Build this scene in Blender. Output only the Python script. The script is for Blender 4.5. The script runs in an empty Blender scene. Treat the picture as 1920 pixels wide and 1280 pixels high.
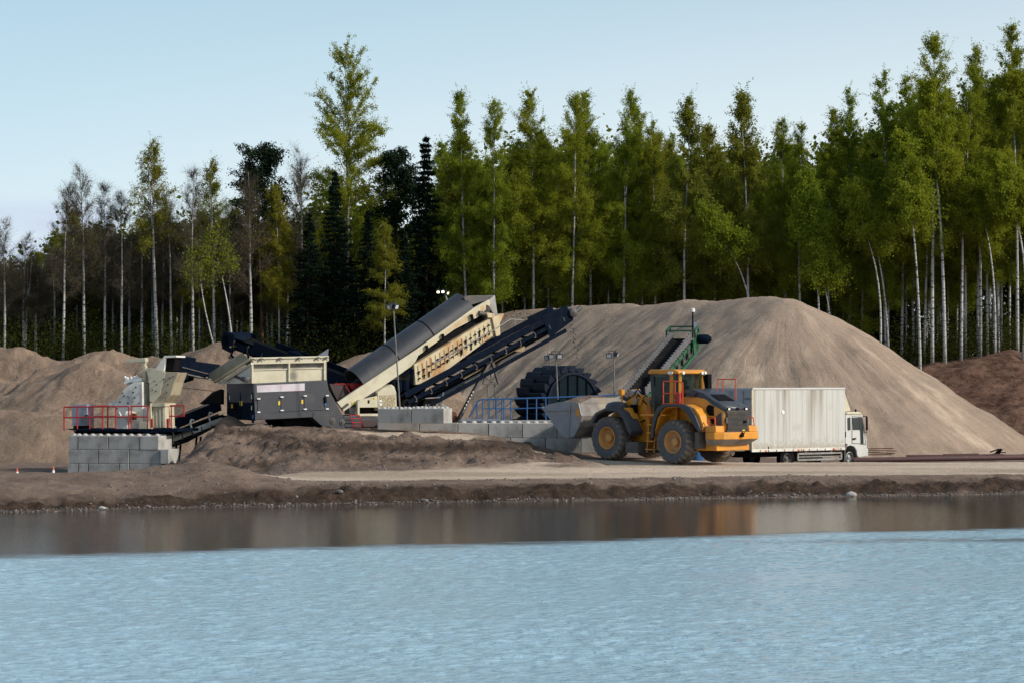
import bpy, math, random
import numpy as np
from mathutils import Vector, Matrix
R = math.radians
sc = bpy.context.scene
# ---------------------------------------------------------------- camera, sky, sun, exposure
H, FP, HY = 3.9, 4800.0, 715.0            # eye height (m), focal length in photo pixels, horizon row
cam = bpy.data.cameras.new('camera'); co = bpy.data.objects.new('camera', cam); sc.collection.objects.link(co)
co.location = (0, 0, H); co.rotation_euler = (R(90), 0, 0)
cam.sensor_width = 36; cam.lens = FP / 1920 * 36; cam.shift_y = (HY - 640) / 1920
cam.clip_start = 0.5; cam.clip_end = 5000
sc.camera = co
SUN = Vector((0.84, -0.30, 0.56)).normalized()
el = math.asin(SUN.z); az = math.atan2(SUN.x, SUN.y)
w = bpy.data.worlds.new('World'); sc.world = w; w.use_nodes = True
nt = w.node_tree; nt.nodes.clear()
out = nt.nodes.new('ShaderNodeOutputWorld'); bg = nt.nodes.new('ShaderNodeBackground'); sky = nt.nodes.new('ShaderNodeTexSky')
sky.sky_type = 'NISHITA'; sky.sun_disc = False; sky.sun_elevation = el; sky.sun_rotation = az
sky.air_density = 1.0; sky.dust_density = 1.6; sky.ozone_density = 1.0; sky.altitude = 0
bg.inputs['Strength'].default_value = 0.11
# a bank of thin cloud low on the left and faint veils elsewhere, laid out by direction in the sky
tc = nt.nodes.new('ShaderNodeTexCoord'); mp = nt.nodes.new('ShaderNodeMapping'); mp.inputs['Scale'].default_value = (9, 9, 34)
nz = nt.nodes.new('ShaderNodeTexNoise'); nz.inputs['Scale'].default_value = 1.0; nz.inputs['Detail'].default_value = 5
nt.links.new(tc.outputs['Generated'], mp.inputs['Vector']); nt.links.new(mp.outputs['Vector'], nz.inputs['Vector'])
sep = nt.nodes.new('ShaderNodeSeparateXYZ'); nt.links.new(tc.outputs['Generated'], sep.inputs[0])
def wm(op, a, b=None, c=None):
    n = nt.nodes.new('ShaderNodeMath'); n.operation = op
    for i, v in enumerate((a, b, c)):
        if v is None: continue
        if isinstance(v, (int, float)): n.inputs[i].default_value = v
        else: nt.links.new(v, n.inputs[i])
    return n.outputs[0]
def wmr(v, a, b, c, d):
    n = nt.nodes.new('ShaderNodeMapRange'); n.interpolation_type = 'SMOOTHSTEP'
    nt.links.new(v, n.inputs[0])
    for i, q in enumerate((a, b, c, d)): n.inputs[i + 1].default_value = q
    return n.outputs[0]
lowc = wm('MULTIPLY', wmr(sep.outputs[2], .062, .073, 1, 0), wmr(sep.outputs[0], -.172, -.140, 1, 0))
lowc = wm('MULTIPLY', lowc, wmr(nz.outputs['Fac'], .30, .50, 0, 1))
m1 = nt.nodes.new('ShaderNodeMix'); m1.data_type = 'RGBA'
nt.links.new(wm('MULTIPLY', wmr(sep.outputs[2], 0.02, 0.30, 1, 0.25), .78), m1.inputs['Factor'])
nt.links.new(sky.outputs[0], m1.inputs['A'])
mb_ = nt.nodes.new('ShaderNodeMix'); mb_.data_type = 'RGBA'
nt.links.new(wmr(wm('ADD', sep.outputs[2], wm('MULTIPLY', sep.outputs[0], -.22)), .02, .19, 0, 1), mb_.inputs['Factor'])
mb_.inputs['A'].default_value = (8.7, 9.4, 9.7, 1); mb_.inputs['B'].default_value = (5.3, 7.5, 8.9, 1); nt.links.new(mb_.outputs['Result'], m1.inputs['B'])
m2 = nt.nodes.new('ShaderNodeMix'); m2.data_type = 'RGBA'
nt.links.new(wm('MULTIPLY', lowc, .85), m2.inputs['Factor']); nt.links.new(m1.outputs['Result'], m2.inputs['A'])
m2.inputs['B'].default_value = (5.2, 5.9, 7.4, 1)
nt.links.new(m2.outputs['Result'], bg.inputs['Color']); nt.links.new(bg.outputs[0], out.inputs[0])
sl = bpy.data.lights.new('sun', 'SUN'); sl.energy = 3.5; sl.angle = R(2); sl.color = (1, .93, .83)
so = bpy.data.objects.new('sun', sl); sc.collection.objects.link(so)
so.rotation_euler = SUN.to_track_quat('Z', 'Y').to_euler()
sc.view_settings.view_transform = 'Standard'; sc.view_settings.look = 'None'
sc.view_settings.exposure = 0.08; sc.view_settings.gamma = 1.0
sc.render.resolution_x = 1024; sc.render.resolution_y = 682
sc.cycles.max_bounces = 6; sc.cycles.transparent_max_bounces = 4

# ---------------------------------------------------------------- helpers
LOC = {}
def link(o):
    sc.collection.objects.link(o); return o
def V(*a): return Vector(a)
def P(px, py, Y): return Vector(((px - 960) * Y / FP, Y, H - (py - HY) * Y / FP))
def zc(x0, y0, k): return lambda x, y: (x0 + x / k, y0 + y / k)
Z1 = zc(100, 580, 4); Z2 = zc(360, 580, 5.333); Z3 = zc(620, 530, 4.571); Z4 = zc(860, 540, 4.129); Z5 = zc(1000, 560, 3.88); Z6 = zc(1340, 680, 5.647)
class Frame:
    """vertical working plane: s along the machine, t to its far side, z up (metres)"""
    def __init__(s, px, Y, yaw, z=0):
        a = R(yaw); s.u = V(math.cos(a), math.sin(a), 0); s.v = V(-math.sin(a), math.cos(a), 0)
        s.O = V((px - 960) * Y / FP, Y, z)
    def q(f, px, py, t=0):
        k = (px - 960) / FP; b = f.O + f.v * t
        S = (k * b.y - b.x) / (f.u.x - k * f.u.y); Y = b.y + f.u.y * S
        return S, H - (py - HY) * Y / FP
    def pt(f, s, t, z): p = f.O + f.u * s + f.v * t; return V(p.x, p.y, z)
    def w(f, px, py, t=0): s, z = f.q(px, py, t); return f.pt(s, t, z)
class MB:
    def __init__(s): s.v = []; s.f = []
    def poly(s, pts):
        n = len(s.v); s.v += [tuple(p) for p in pts]; s.f.append(tuple(range(n, n + len(pts)))); return s
    def prism(s, A, B):
        n = len(s.v); k = len(A); s.v += [tuple(p) for p in A] + [tuple(p) for p in B]
        s.f.append(tuple(range(n, n + k))); s.f.append(tuple(range(n + 2 * k - 1, n + k - 1, -1)))
        for i in range(k): j = (i + 1) % k; s.f.append((n + i, n + k + i, n + k + j, n + j))
        return s
    def fbox(s, F, s0, s1, t0, t1, z0, z1):
        A = [F.pt(s0, t0, z0), F.pt(s1, t0, z0), F.pt(s1, t0, z1), F.pt(s0, t0, z1)]
        return s.prism(A, [a + F.v * (t1 - t0) for a in A])
    def fp(s, F, pts, t0, t1):          # pixel outline in the plane t0, extruded to t1
        A = [F.w(x, y, t0) for x, y in pts]; return s.prism(A, [a + F.v * (t1 - t0) for a in A])
    def sz(s, F, pts, t0, t1):          # (s,z) outline extruded
        return s.prism([F.pt(a, t0, b) for a, b in pts], [F.pt(a, t1, b) for a, b in pts])
    def tube(s, pts, r, n=8, cap=True):
        pts = [Vector(p) for p in pts]; rr = r if isinstance(r, (list, tuple)) else [r] * len(pts)
        base = len(s.v); up = None
        for i, p in enumerate(pts):
            d = (pts[min(i + 1, len(pts) - 1)] - pts[max(i - 1, 0)]).normalized()
            if up is None:
                up = d.orthogonal().normalized() if abs(d.z) > .95 else d.cross(V(0, 0, 1)).normalized()
            a = (up - d * up.dot(d)).normalized(); b = d.cross(a); up = a
            for j in range(n):
                t = 2 * math.pi * (j + .5) / n; s.v.append(tuple(p + (a * math.cos(t) + b * math.sin(t)) * rr[i]))
        for i in range(len(pts) - 1):
            for j in range(n):
                k = (j + 1) % n; q = base + i * n
                s.f.append((q + j, q + k, q + n + k, q + n + j))
        if cap:
            s.f.append(tuple(base + j for j in range(n - 1, -1, -1))); q = base + (len(pts) - 1) * n
            s.f.append(tuple(q + j for j in range(n)))
        return s
    def bar(s, a, b, w, h=None):         # square bar
        a = Vector(a); b = Vector(b); h = h or w; d = (b - a).normalized()
        x = d.cross(V(0, 0, 1)) if abs(d.z) < .95 else V(1, 0, 0); x.normalize(); y = x.cross(d)
        q = [x * w / 2 + y * h / 2, -x * w / 2 + y * h / 2, -x * w / 2 - y * h / 2, x * w / 2 - y * h / 2]
        return s.prism([a + k for k in q], [b + k for k in q])
    def lathe(s, c, ax, prof, n=32, closed=False):
        c = Vector(c); ax = Vector(ax).normalized(); a = ax.orthogonal().normalized(); b = ax.cross(a)
        base = len(s.v); m = len(prof)
        for r, h in prof:
            for j in range(n):
                t = 2 * math.pi * j / n; s.v.append(tuple(c + ax * h + (a * math.cos(t) + b * math.sin(t)) * r))
        for i in range(m if closed else m - 1):
            for j in range(n):
                k = (j + 1) % n; i2 = (i + 1) % m
                s.f.append((base + i * n + j, base + i * n + k, base + i2 * n + k, base + i2 * n + j))
        if not closed:
            s.f.append(tuple(base + j for j in range(n))); s.f.append(tuple(base + (m - 1) * n + j for j in range(n)))
        return s
    def build(s, name, m, parent=None, bevel=0, smooth=None, loc=None, label=None):
        me = bpy.data.meshes.new(name); o = bpy.data.objects.new(name, me)
        base = Vector(LOC.get(parent.as_pointer(), (0, 0, 0))) if parent else Vector(loc or (0, 0, 0))
        me.from_pydata([tuple(Vector(p) - base) for p in s.v], [], s.f)
        import bmesh
        bm = bmesh.new(); bm.from_mesh(me); bmesh.ops.recalc_face_normals(bm, faces=bm.faces); bm.to_mesh(me); bm.free()
        me.materials.append(m); link(o)
        if parent: o.parent = parent
        else: o.location = base
        LOC[o.as_pointer()] = tuple(base)
        if smooth:
            me.polygons.foreach_set('use_smooth', [True] * len(me.polygons))
            try: me.set_sharp_from_angle(angle=R(smooth))
            except Exception: pass
        if bevel:
            b = o.modifiers.new('bevel', 'BEVEL'); b.width = bevel; b.segments = 2; b.limit_method = 'ANGLE'; b.angle_limit = R(40)
        if label: o['label'] = label
        return o
def tag(o, label, cat, group=None, kind=None):
    o['label'] = label; o['category'] = cat
    if group: o['group'] = group
    if kind: o['kind'] = kind
    return o
def thing(name, label, cat, loc, group=None):
    o = bpy.data.objects.new(name, None); link(o); o.location = loc; o.empty_display_size = .2
    LOC[o.as_pointer()] = tuple(loc); return tag(o, label, cat, group)
def dup(o, loc, rz, scale, label, group):
    c = o.copy(); link(c); c.location = loc; c.rotation_euler = (0, 0, rz); c.scale = scale
    c['label'] = label
    if group: c['group'] = group
    elif 'group' in c: del c['group']
    for ch in o.children: d = ch.copy(); link(d); d.parent = c
    return c

# ---------------------------------------------------------------- materials
class N:
    def __init__(s, name):
        s.m = bpy.data.materials.new(name); s.m.use_nodes = True; s.t = s.m.node_tree
        s.b = s.t.nodes['Principled BSDF']; s.o = s.t.nodes['Material Output']
    def n(s, kind, **k):
        x = s.t.nodes.new('ShaderNode' + kind)
        for a, v in k.items():
            if a in x.inputs: s.set(x.inputs[a], v)
            else: setattr(x, a, v)
        return x
    def set(s, inp, v):
        if hasattr(v, 'is_output') or isinstance(v, bpy.types.NodeSocket): s.t.links.new(v, inp)
        else: inp.default_value = v
    def noise(s, scale, stretch=(1, 1, 1), det=4, vec=None, rough=.55):
        c = vec or s.n('TexCoord').outputs['Object']
        m = s.n('Mapping', Scale=stretch); s.t.links.new(c, m.inputs[0])
        x = s.n('TexNoise', Scale=scale, Detail=det, Roughness=rough); s.t.links.new(m.outputs[0], x.inputs['Vector'])
        return x.outputs['Fac']
    def ramp(s, v, a, b, lo=0, hi=1):
        x = s.n('MapRange'); s.t.links.new(v, x.inputs[0])
        for i, q in enumerate((a, b, lo, hi)): x.inputs[i + 1].default_value = q
        return x.outputs[0]
    def mix(s, f, a, b, mode='MIX'):
        x = s.n('Mix'); x.data_type = 'RGBA'; x.blend_type = mode
        s.set(x.inputs['Factor'], f)
        for k, v in (('A', a), ('B', b)):
            s.set(x.inputs[k], (*v, 1) if isinstance(v, tuple) and len(v) == 3 else v)
        return x.outputs['Result']
    def math(s, op, a, b):
        x = s.n('Math', operation=op); s.set(x.inputs[0], a); s.set(x.inputs[1], b); return x.outputs[0]
    def bump(s, v, strength, dist=.02, norm=None):
        x = s.n('Bump', Strength=strength, Distance=dist); s.t.links.new(v, x.inputs['Height'])
        if norm: s.t.links.new(norm, x.inputs['Normal'])
        return x.outputs[0]
def pm(name, c, c2=None, scale=3, lo=.45, hi=.65, rough=.6, metal=0, bump=0, stretch=(1, 1, 1), dirt=None, dlo=.5, dhi=.75, dscale=1.3, spec=.5):
    a = N(name); col = (*c, 1)
    if c2: col = a.mix(a.ramp(a.noise(scale, stretch), lo, hi), c, c2)
    if dirt: col = a.mix(a.ramp(a.noise(dscale, (1, 1, 1), 8, rough=.65), dlo, dhi), col, dirt)
    a.set(a.b.inputs['Base Color'], col); a.b.inputs['Roughness'].default_value = rough; a.b.inputs['Metallic'].default_value = metal
    a.b.inputs['Specular IOR Level'].default_value = spec
    if bump: a.set(a.b.inputs['Normal'], a.bump(a.noise(scale * 6, stretch, 6), bump, .02))
    return a.m
DUST = (.26, .21, .16)
M = dict(
    cream=pm('cream_paint', (.56, .52, .38), (.50, .45, .32), 2, dirt=(.34, .27, .18), dlo=.54, dhi=.85, rough=.5),
    creamw=pm('pale_paint', (.70, .69, .62), (.6, .57, .48), 2, dirt=(.32, .28, .22), dlo=.5, dhi=.85, rough=.55),
    rusty=pm('rusty_cream_paint', (.58, .49, .31), (.44, .22, .07), 2.2, .47, .70, rough=.75, stretch=(1, 1, .45), dirt=(.10, .06, .04), dlo=.60, dhi=.78, dscale=4),
    navy=pm('navy_paint', (.003, .007, .017), (.005, .010, .020), 3, dirt=(.014, .016, .020), dlo=.55, dhi=.9, rough=.7, spec=.04),
    grey=pm('dark_grey_paint', (.038, .042, .052), (.030, .034, .042), 2, dirt=(.085, .078, .072), dlo=.52, dhi=.85, rough=.55),
    black=pm('black_rubber', (.006, .006, .007), (.010, .0095, .009), 4, rough=.8, dirt=(.03, .026, .022), dlo=.55, dhi=.9, spec=.08),
    cover=pm('belt_cover', (.028, .031, .038), (.036, .038, .044), 1.2, rough=.42, dirt=(.07, .067, .063), dlo=.55, dhi=.8, stretch=(1, 1, .5)),
    steel=pm('worn_steel', (.32, .32, .31), (.22, .215, .21), 3, rough=.5, metal=.5, dirt=(.2, .16, .12)),
    dsteel=pm('dark_steel', (.07, .065, .06), (.10, .085, .07), 3, rough=.6, dirt=DUST, dlo=.6, dhi=.9),
    red=pm('red_paint', (.42, .02, .02), (.30, .02, .018), 4, rough=.5),
    orange=pm('orange_red_paint', (.65, .07, .02), (.5, .06, .02), 4, rough=.5),
    blue=pm('blue_paint', (.02, .10, .30), (.03, .10, .22), 4, rough=.5, dirt=DUST, dlo=.6, dhi=.9),
    green=pm('green_paint', (.008, .09, .03), (.006, .06, .025), 4, rough=.5, dirt=(.12, .12, .09), dlo=.6, dhi=.9),
    yellow=pm('yellow_orange_paint', (.66, .27, .018), (.55, .22, .02), 1.5, rough=.48, dirt=(.28, .18, .09), dlo=.49, dhi=.80),
    loadergrey=pm('loader_grey_paint', (.035, .038, .048), (.045, .049, .057), 2, rough=.4, dirt=(.16, .14, .12), dlo=.6, dhi=.95),
    sticker=pm('yellow_sticker', (.7, .5, .03), rough=.5),
    strip=pm('reflective_strip', (.58, .56, .60), (.62, .48, .52), 2.5, rough=.35, dirt=(.4, .38, .38)),
    white=pm('white_plastic', (.75, .75, .72), rough=.4),
    bucket=pm('bucket_steel', (.23, .25, .29), (.28, .285, .30), 1.5, rough=.42, metal=.25, dirt=(.22, .18, .14), dlo=.5, dhi=.8, dscale=1.6),
    bucketd=pm('dusty_bucket_steel', (.25, .23, .205), (.15, .13, .115), 1.6, rough=.7, dirt=(.34, .26, .17), dlo=.52, dhi=.75, dscale=1.4),
    tyre=pm('tyre_rubber', (.08, .085, .098), (.11, .11, .113), 5, rough=.85, dirt=(.15, .125, .10), dlo=.52, dhi=.9),
    lug=pm('dusty_tread', (.15, .12, .085), (.08, .068, .055), 5, rough=.95, dirt=(.28, .22, .15), dlo=.4, dhi=.8),
    rim=pm('dusty_orange_rim', (.62, .27, .05), (.45, .24, .10), 3, rough=.6, dirt=(.36, .28, .2), dlo=.46, dhi=.8),
    truck=pm('truck_white', (.56, .56, .53), (.52, .52, .49), 2, rough=.5),
    concrete=pm('concrete', (.40, .395, .375), (.25, .245, .23), 1.1, .35, .7, rough=.9, bump=.45, dirt=(.13, .125, .115), dlo=.50, dhi=.8, dscale=1.9),
    concw=pm('light_concrete', (.42, .405, .375), (.31, .295, .27), 1.3, rough=.9, bump=.35, dirt=(.15, .14, .12), dlo=.55, dhi=.8),
    pipe=pm('brown_pipe', (.10, .045, .042), (.08, .045, .04), 2, rough=.55, dirt=DUST, dlo=.6, dhi=.9),
    rust=pm('rust', (.13, .045, .018), (.07, .03, .018), 4, rough=.9),
    lamp=pm('lamp_housing', (.03, .03, .032), rough=.5),
    pole=pm('galvanised_pole', (.20, .20, .19), (.13, .12, .11), 3, rough=.55, metal=.3),
    lens=pm('lamp_glass', (.55, .58, .62), rough=.15),
    cabinet=pm('grey_cabinet', (.25, .29, .35), (.22, .25, .31), 2, rough=.5, dirt=(.14, .13, .12)),
    brownm=pm('brown_cover', (.045, .025, .024), (.03, .02, .02), 3, rough=.6),
    wood=pm('timber', (.36, .27, .16), (.28, .2, .12), 6, rough=.8),
    cone=pm('cone_orange', (.62, .12, .07), rough=.6),
    screenin=pm('cab_interior', (.012, .013, .014), rough=.8),
)
def glassmat():
    a = N('dark_glass'); a.b.inputs['Base Color'].default_value = (.02, .03, .03, 1); a.b.inputs['Roughness'].default_value = .04
    a.b.inputs['Specular IOR Level'].default_value = .6
    tr = a.n('BsdfTransparent'); tr.inputs[0].default_value = (.55, .66, .60, 1)
    mx = a.n('MixShader'); mx.inputs[0].default_value = .38
    a.t.links.new(tr.outputs[0], mx.inputs[1]); a.t.links.new(a.b.outputs[0], mx.inputs[2]); a.t.links.new(mx.outputs[0], a.o.inputs[0])
    return a.m
M['glass'] = glassmat()
M['darkglass'] = pm('tinted_glass', (.03, .04, .04), rough=.05, spec=.8)
def emis(name, c, k):
    a = N(name); a.b.inputs['Emission Color'].default_value = (*c, 1); a.b.inputs['Emission Strength'].default_value = k; return a.m
M['lit'] = emis('lit_lamp', (1, .9, .6), 3.5)
def truckside():          # white ribbed side panel with seams and brown run-off streaks from the roof edge
    a = N('truck_side_panel')
    c = a.n('TexCoord').outputs['Object']
    rot = a.n('Mapping'); rot.inputs['Rotation'].default_value = (0, 0, R(-39)); a.t.links.new(c, rot.inputs[0])
    st = a.ramp(a.noise(2.6, (1, 0, .05), 4, rot.outputs[0]), .46, .68)
    sep = a.n('SeparateXYZ'); a.t.links.new(c, sep.inputs[0])
    hgt = a.ramp(sep.outputs[2], .8, 3.5, .2, 1)
    col = a.mix(a.math('MULTIPLY', st, hgt), (.52, .52, .48), (.25, .215, .16))
    col = a.mix(a.ramp(a.noise(1.1, (1, 1, 1), 7, rot.outputs[0]), .58, .8, 0, .6), col, (.36, .33, .28))
    low = a.ramp(a.math('ADD', sep.outputs[2], a.noise(6, (1, 1, 1), 4, rot.outputs[0])), 1.25, 1.75, .8, 0)
    col = a.mix(low, col, (.30, .24, .16))
    a.set(a.b.inputs['Base Color'], col); a.b.inputs['Roughness'].default_value = .5
    return a.m
M['truckside'] = truckside()
def grille():
    a = N('perforated_grille'); v = a.n('TexVoronoi', Scale=16.0)
    a.t.links.new(a.n('TexCoord').outputs['Object'], v.inputs['Vector'])
    a.set(a.b.inputs['Base Color'], a.mix(a.ramp(v.outputs['Distance'], .30, .42), (.05, .04, .03), (.40, .33, .2))); return a.m
M['grille'] = grille()
def bark():
    a = N('birch_bark')
    f = a.ramp(a.noise(2.2, (1, 1, 3.5), 5), .52, .62); g = a.ramp(a.noise(.35, (1, 1, 1), 2), .4, .7)
    col = a.mix(f, (.46, .46, .45), (.05, .043, .038)); col = a.mix(a.math('MULTIPLY', g, .6), col, (.2, .17, .14))
    a.set(a.b.inputs['Base Color'], col); a.b.inputs['Roughness'].default_value = .8; return a.m
M['bark'] = bark()
M['pinebark'] = pm('pine_bark', (.12, .055, .03), (.06, .04, .03), 3, rough=.9)
M['twig'] = pm('twigs', (.055, .042, .034), (.085, .065, .05), 2, rough=.9)
def leaf(name, c1, c2, trans=.35, hue=.5):
    a = N(name)
    oi = a.n('ObjectInfo')
    col = a.mix(a.ramp(a.noise(.55, (1, 1, 1), 3), .35, .65), c1, c2)
    col = a.mix(a.ramp(oi.outputs['Random'], 0, 1, 0, hue), col, (c1[0] * 1.18, c1[1] * .95, c1[2] * .8))
    d = a.n('BsdfDiffuse'); t = a.n('BsdfTranslucent'); mx = a.n('MixShader'); mx.inputs[0].default_value = trans
    a.t.links.new(col, d.inputs[0]); a.t.links.new(col, t.inputs[0])
    a.t.links.new(d.outputs[0], mx.inputs[1]); a.t.links.new(t.outputs[0], mx.inputs[2]); a.t.links.new(mx.outputs[0], a.o.inputs[0])
    return a.m
M['leafg'] = leaf('birch_leaves', (.27, .32, .030), (.18, .245, .024), .52)
M['leafy'] = leaf('olive_birch_leaves', (.25, .265, .038), (.185, .205, .030), .52)
M['leafb'] = leaf('bud_brown_leaves', (.15, .14, .055), (.10, .095, .045))
M['needle'] = leaf('spruce_needles', (.012, .024, .014), (.008, .016, .011), .1, .1)
M['pineneedle'] = leaf('pine_needles', (.022, .038, .02), (.014, .024, .014), .1, .1)

# ---------------------------------------------------------------- noise
rs = np.random.RandomState(7); PERM = rs.rand(256, 256)
def vn(x, y):
    xi = np.floor(x).astype(int); yi = np.floor(y).astype(int); fx = x - xi; fy = y - yi
    fx = fx * fx * (3 - 2 * fx); fy = fy * fy * (3 - 2 * fy)
    g = lambda i, j: PERM[i & 255, j & 255]
    return (g(xi, yi) * (1 - fx) + g(xi + 1, yi) * fx) * (1 - fy) + (g(xi, yi + 1) * (1 - fx) + g(xi + 1, yi + 1) * fx) * fy
def fbm(x, y, o=5, p=.5):
    s = 0; a = 1; t = 0
    for i in range(o): s = s + a * (vn(x * 2 ** i + 13 * i, y * 2 ** i + 7 * i) - .5); t += a; a *= p
    return s / t * 2
def ss(x, a, b):
    t = np.clip((x - a) / (b - a), 0, 1); return t * t * (3 - 2 * t)
def gridmesh(name, X, Y, Zv, m, attrs=None, keep=None):
    ny, nx = Zv.shape; co_ = np.stack([X, Y, Zv], -1).reshape(-1, 3)
    i = np.arange(nx * ny).reshape(ny, nx)
    q = np.stack([i[:-1, :-1], i[:-1, 1:], i[1:, 1:], i[1:, :-1]], -1).reshape(-1, 4)
    if keep is not None:
        kk = keep.reshape(-1); q = q[kk[q].any(1)]
        used = np.zeros(nx * ny, bool); used[q.reshape(-1)] = True; remap = np.cumsum(used) - 1
        q = remap[q]; co_ = co_[used]
        if attrs: attrs = {k: a.reshape(nx * ny, -1)[used] for k, a in attrs.items()}
    me = fastmesh(name, co_, q)
    for k, a in (attrs or {}).items():
        a = a.reshape(len(co_), -1)
        if a.shape[1] == 1: at = me.attributes.new(k, 'FLOAT', 'POINT'); at.data.foreach_set('value', a.astype(np.float32).ravel())
        else: at = me.attributes.new(k, 'FLOAT_COLOR', 'POINT'); at.data.foreach_set('color', np.hstack([a, np.ones((len(a), 1))]).astype(np.float32).ravel())
    me.polygons.foreach_set('use_smooth', np.ones(len(q), bool))
    me.materials.append(m); return link(bpy.data.objects.new(name, me))
def fastmesh(name, co_, q, mi=None):
    me = bpy.data.meshes.new(name); k = q.shape[1]
    me.vertices.add(len(co_)); me.vertices.foreach_set('co', np.ascontiguousarray(co_, dtype=np.float32).ravel())
    me.loops.add(q.size); me.loops.foreach_set('vertex_index', q.astype(np.int32).ravel())
    me.polygons.add(len(q)); me.polygons.foreach_set('loop_start', (np.arange(len(q)) * k).astype(np.int32))
    if mi is not None: me.polygons.foreach_set('material_index', mi.astype(np.int32))
    me.update(calc_edges=True); return me

# ---------------------------------------------------------------- ground
WX = [-60, -15.3, -9.3, 0, 8.04, 17.8, 60]; WY = [60, 76.4, 79.7, 83.2, 85.9, 89.1, 102]
def shoreY(X): return np.interp(X, WX, WY) + .45 * fbm(X * .35, X * 0 + 3.3, 4)
def ground(X, Y):
    Ys = shoreY(X); d = Y - Ys
    # right and middle: pebble strip, undercut scarp, gently rising shelf
    lipn = fbm(X * .8, Y * 0 + 9, 5) * .5
    dd = d - lipn * np.clip(ss(d, 0, 1), 0, 1)
    zr = np.interp(dd, [-40, -3, -.6, 0, .5, .85, 1.35, 2.0, 5, 10, 14, 80], [-4, -.8, -.12, .02, .09, .30, .43, .50, .60, .69, .69, .60])
    zl = np.interp(d, [-40, -3, -.6, 0, .6, 1.0, 6.2, 7.2, 10, 80], [-4, -.8, -.12, .02, .08, .20, .96, .92, .25, .25])
    wl = ss(X, -7.2, -10.5); z = zr * (1 - wl) + zl * wl
    # small dune where the road starts
    md = ((X + 9.9) / 2.1) ** 2 + ((Y - 84.2) / 2.2) ** 2; z = z + .42 * np.exp(-md * 1.3) * (1 + .3 * fbm(X, Y, 4))
    # ground behind the road falls away to the right (truck stands there)
    drop = ss(Y, 102.5, 107) * ss(X, 4.0, 8.5); z = z * (1 - drop) + (.09) * drop
    # the raised bank that carries the screening plant
    T = np.interp(X, [-40, -13.9, -12.9, -12.1, -11.3, -9, -5.7, -3, -1.3, .85, 2, 3.5, 4.6], [.1, .1, .9, 1.8, 2.12, 2.1, 1.97, 1.9, 1.76, 1.3, 1.06, .78, -1])
    wob = .9 * fbm(X * .35, Y * .12 + 5, 4) + .25 * fbm(X * 1.3, Y * .4, 4)
    yy = Y + wob
    f = np.interp(yy, [94.2, 95.0, 96.0, 98.0, 99.0, 100.4, 103.2, 106.5], [0, .14, .32, .36, .58, .70, .84, 1.0]); f2 = ss(yy, 94.2, 103.5)
    wf = ss(X, -12.5, -6); fr = f * wf + f2 * (1 - wf)
    back = 1 - ss(Y, 117, 121)
    up = np.maximum(T - z, 0) * np.clip(fr, 0, 1) * back
    z = z + up
    # roughness (lumps on banks, calm on the roads)
    rd = roadmask(X, Y); z = z - up * 0 ; bankm = np.clip(up * 3 * (1 - ss(yy, 103, 104.5)), 0, 1)
    land = ss(d, .2, 1.2)
    z = z + land * (1 - rd) * (.04 + .24 * bankm + .09 * (1 - ss(d, 1.5, 4))) * fbm(X * 1.7, Y * 1.7, 6, .6) * 1.4
    z = z + .22 * bankm * fbm(X * .5 + 4, Y * 1.3, 5) + land * .012 * fbm(X * 5, Y * 5, 3)
    z = z + (1 - ss(np.abs(d - .9), .2, 1.0)) * .30 * fbm(X * 2.0, Y * 2.6, 6, .68)
    # ruts along the roads
    z = z - .03 * rd * np.abs(np.sin((Y - .25 * X) * 1.9)) * (Y < 104)
    lu = (X - 7.27) * .695 - (Y - 99.5) * .719; lv = (X - 7.27) * .719 + (Y - 99.5) * .695      # firm ground under the loader
    lm = (1 - ss(np.abs(lu + 1.8), 3.2, 5.5)) * (1 - ss(np.abs(lv), 1.7, 3.2)); z = z * (1 - lm) + lm * (.715 - .024 * lu)
    z = z + .55 * np.exp(-((X + 11.75) ** 2 + (Y - 105) ** 2) / .32)
    # far: forest plateau
    pl = np.interp(X, [-80, -20, 0, 24, 26, 32, 80], [5.2, 5.2, 4.4, 4.2, 4.9, 5.7, 6.2])
    wb = 1.6 * fbm(X * .15, Y * .12, 4); f3 = ss(Y + wb, 148, 163)
    z = z * (1 - f3) + pl * f3 + ss(Y, 146, 150) * (1 - ss(Y, 162, 168)) * .7 * fbm(X * .45, Y * .45, 6, .6)
    z = z + ss(Y, 118, 122) * .10 * fbm(X * .8, Y * .8, 4)
    return z
def roadmask(X, Y):
    e = .7 * fbm(X * .5, Y * .9 + 2, 5)
    lo = np.interp(X, [-9.5, -4, 3, 12, 30], [85.3, 86.3, 88.6, 91.3, 96.5]); hi = np.interp(X, [-9.5, -2, 2, 6, 40], [90.5, 94.3, 97, 103.5, 108])
    r = ss(Y + e, lo - .5, lo + .6) * (1 - ss(Y + e, hi - .6, hi + .6)) * ss(X, -9.8, -8.6)
    c = np.interp(X, [-8, -6, -3, 0, 2, 4, 6], [104.6, 104.0, 103.2, 101.9, 101.0, 100.2, 99.5])
    r2 = (1 - ss(np.abs(Y + e * .35 - c), .5, 1.25)) * ss(X, -7.6, -6) * (1 - ss(X, 6, 9))
    return np.clip(np.maximum(r, r2), 0, 1)
def gz(x, y): return float(ground(np.array([float(x)]), np.array([float(y)]))[0])
xs = np.concatenate([[-400, -250, -150, -100, -70, -50, -40, -34, -30, -27, -25], np.arange(-23, -17, .35), np.arange(-17, 19.5, .12), np.arange(19.5, 42, .35), [43, 45, 48, 52, 58, 66, 80, 110, 160, 250, 400]])
ys = np.concatenate([[-60, 0, 30, 50, 60, 66, 70, 73], np.arange(74.5, 90.5, .09), np.arange(90.5, 106, .14), np.arange(106, 146, .6), np.arange(146, 172, .3), np.arange(172, 220, 3), [230, 260, 320, 450, 700, 1200, 2500]])
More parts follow.
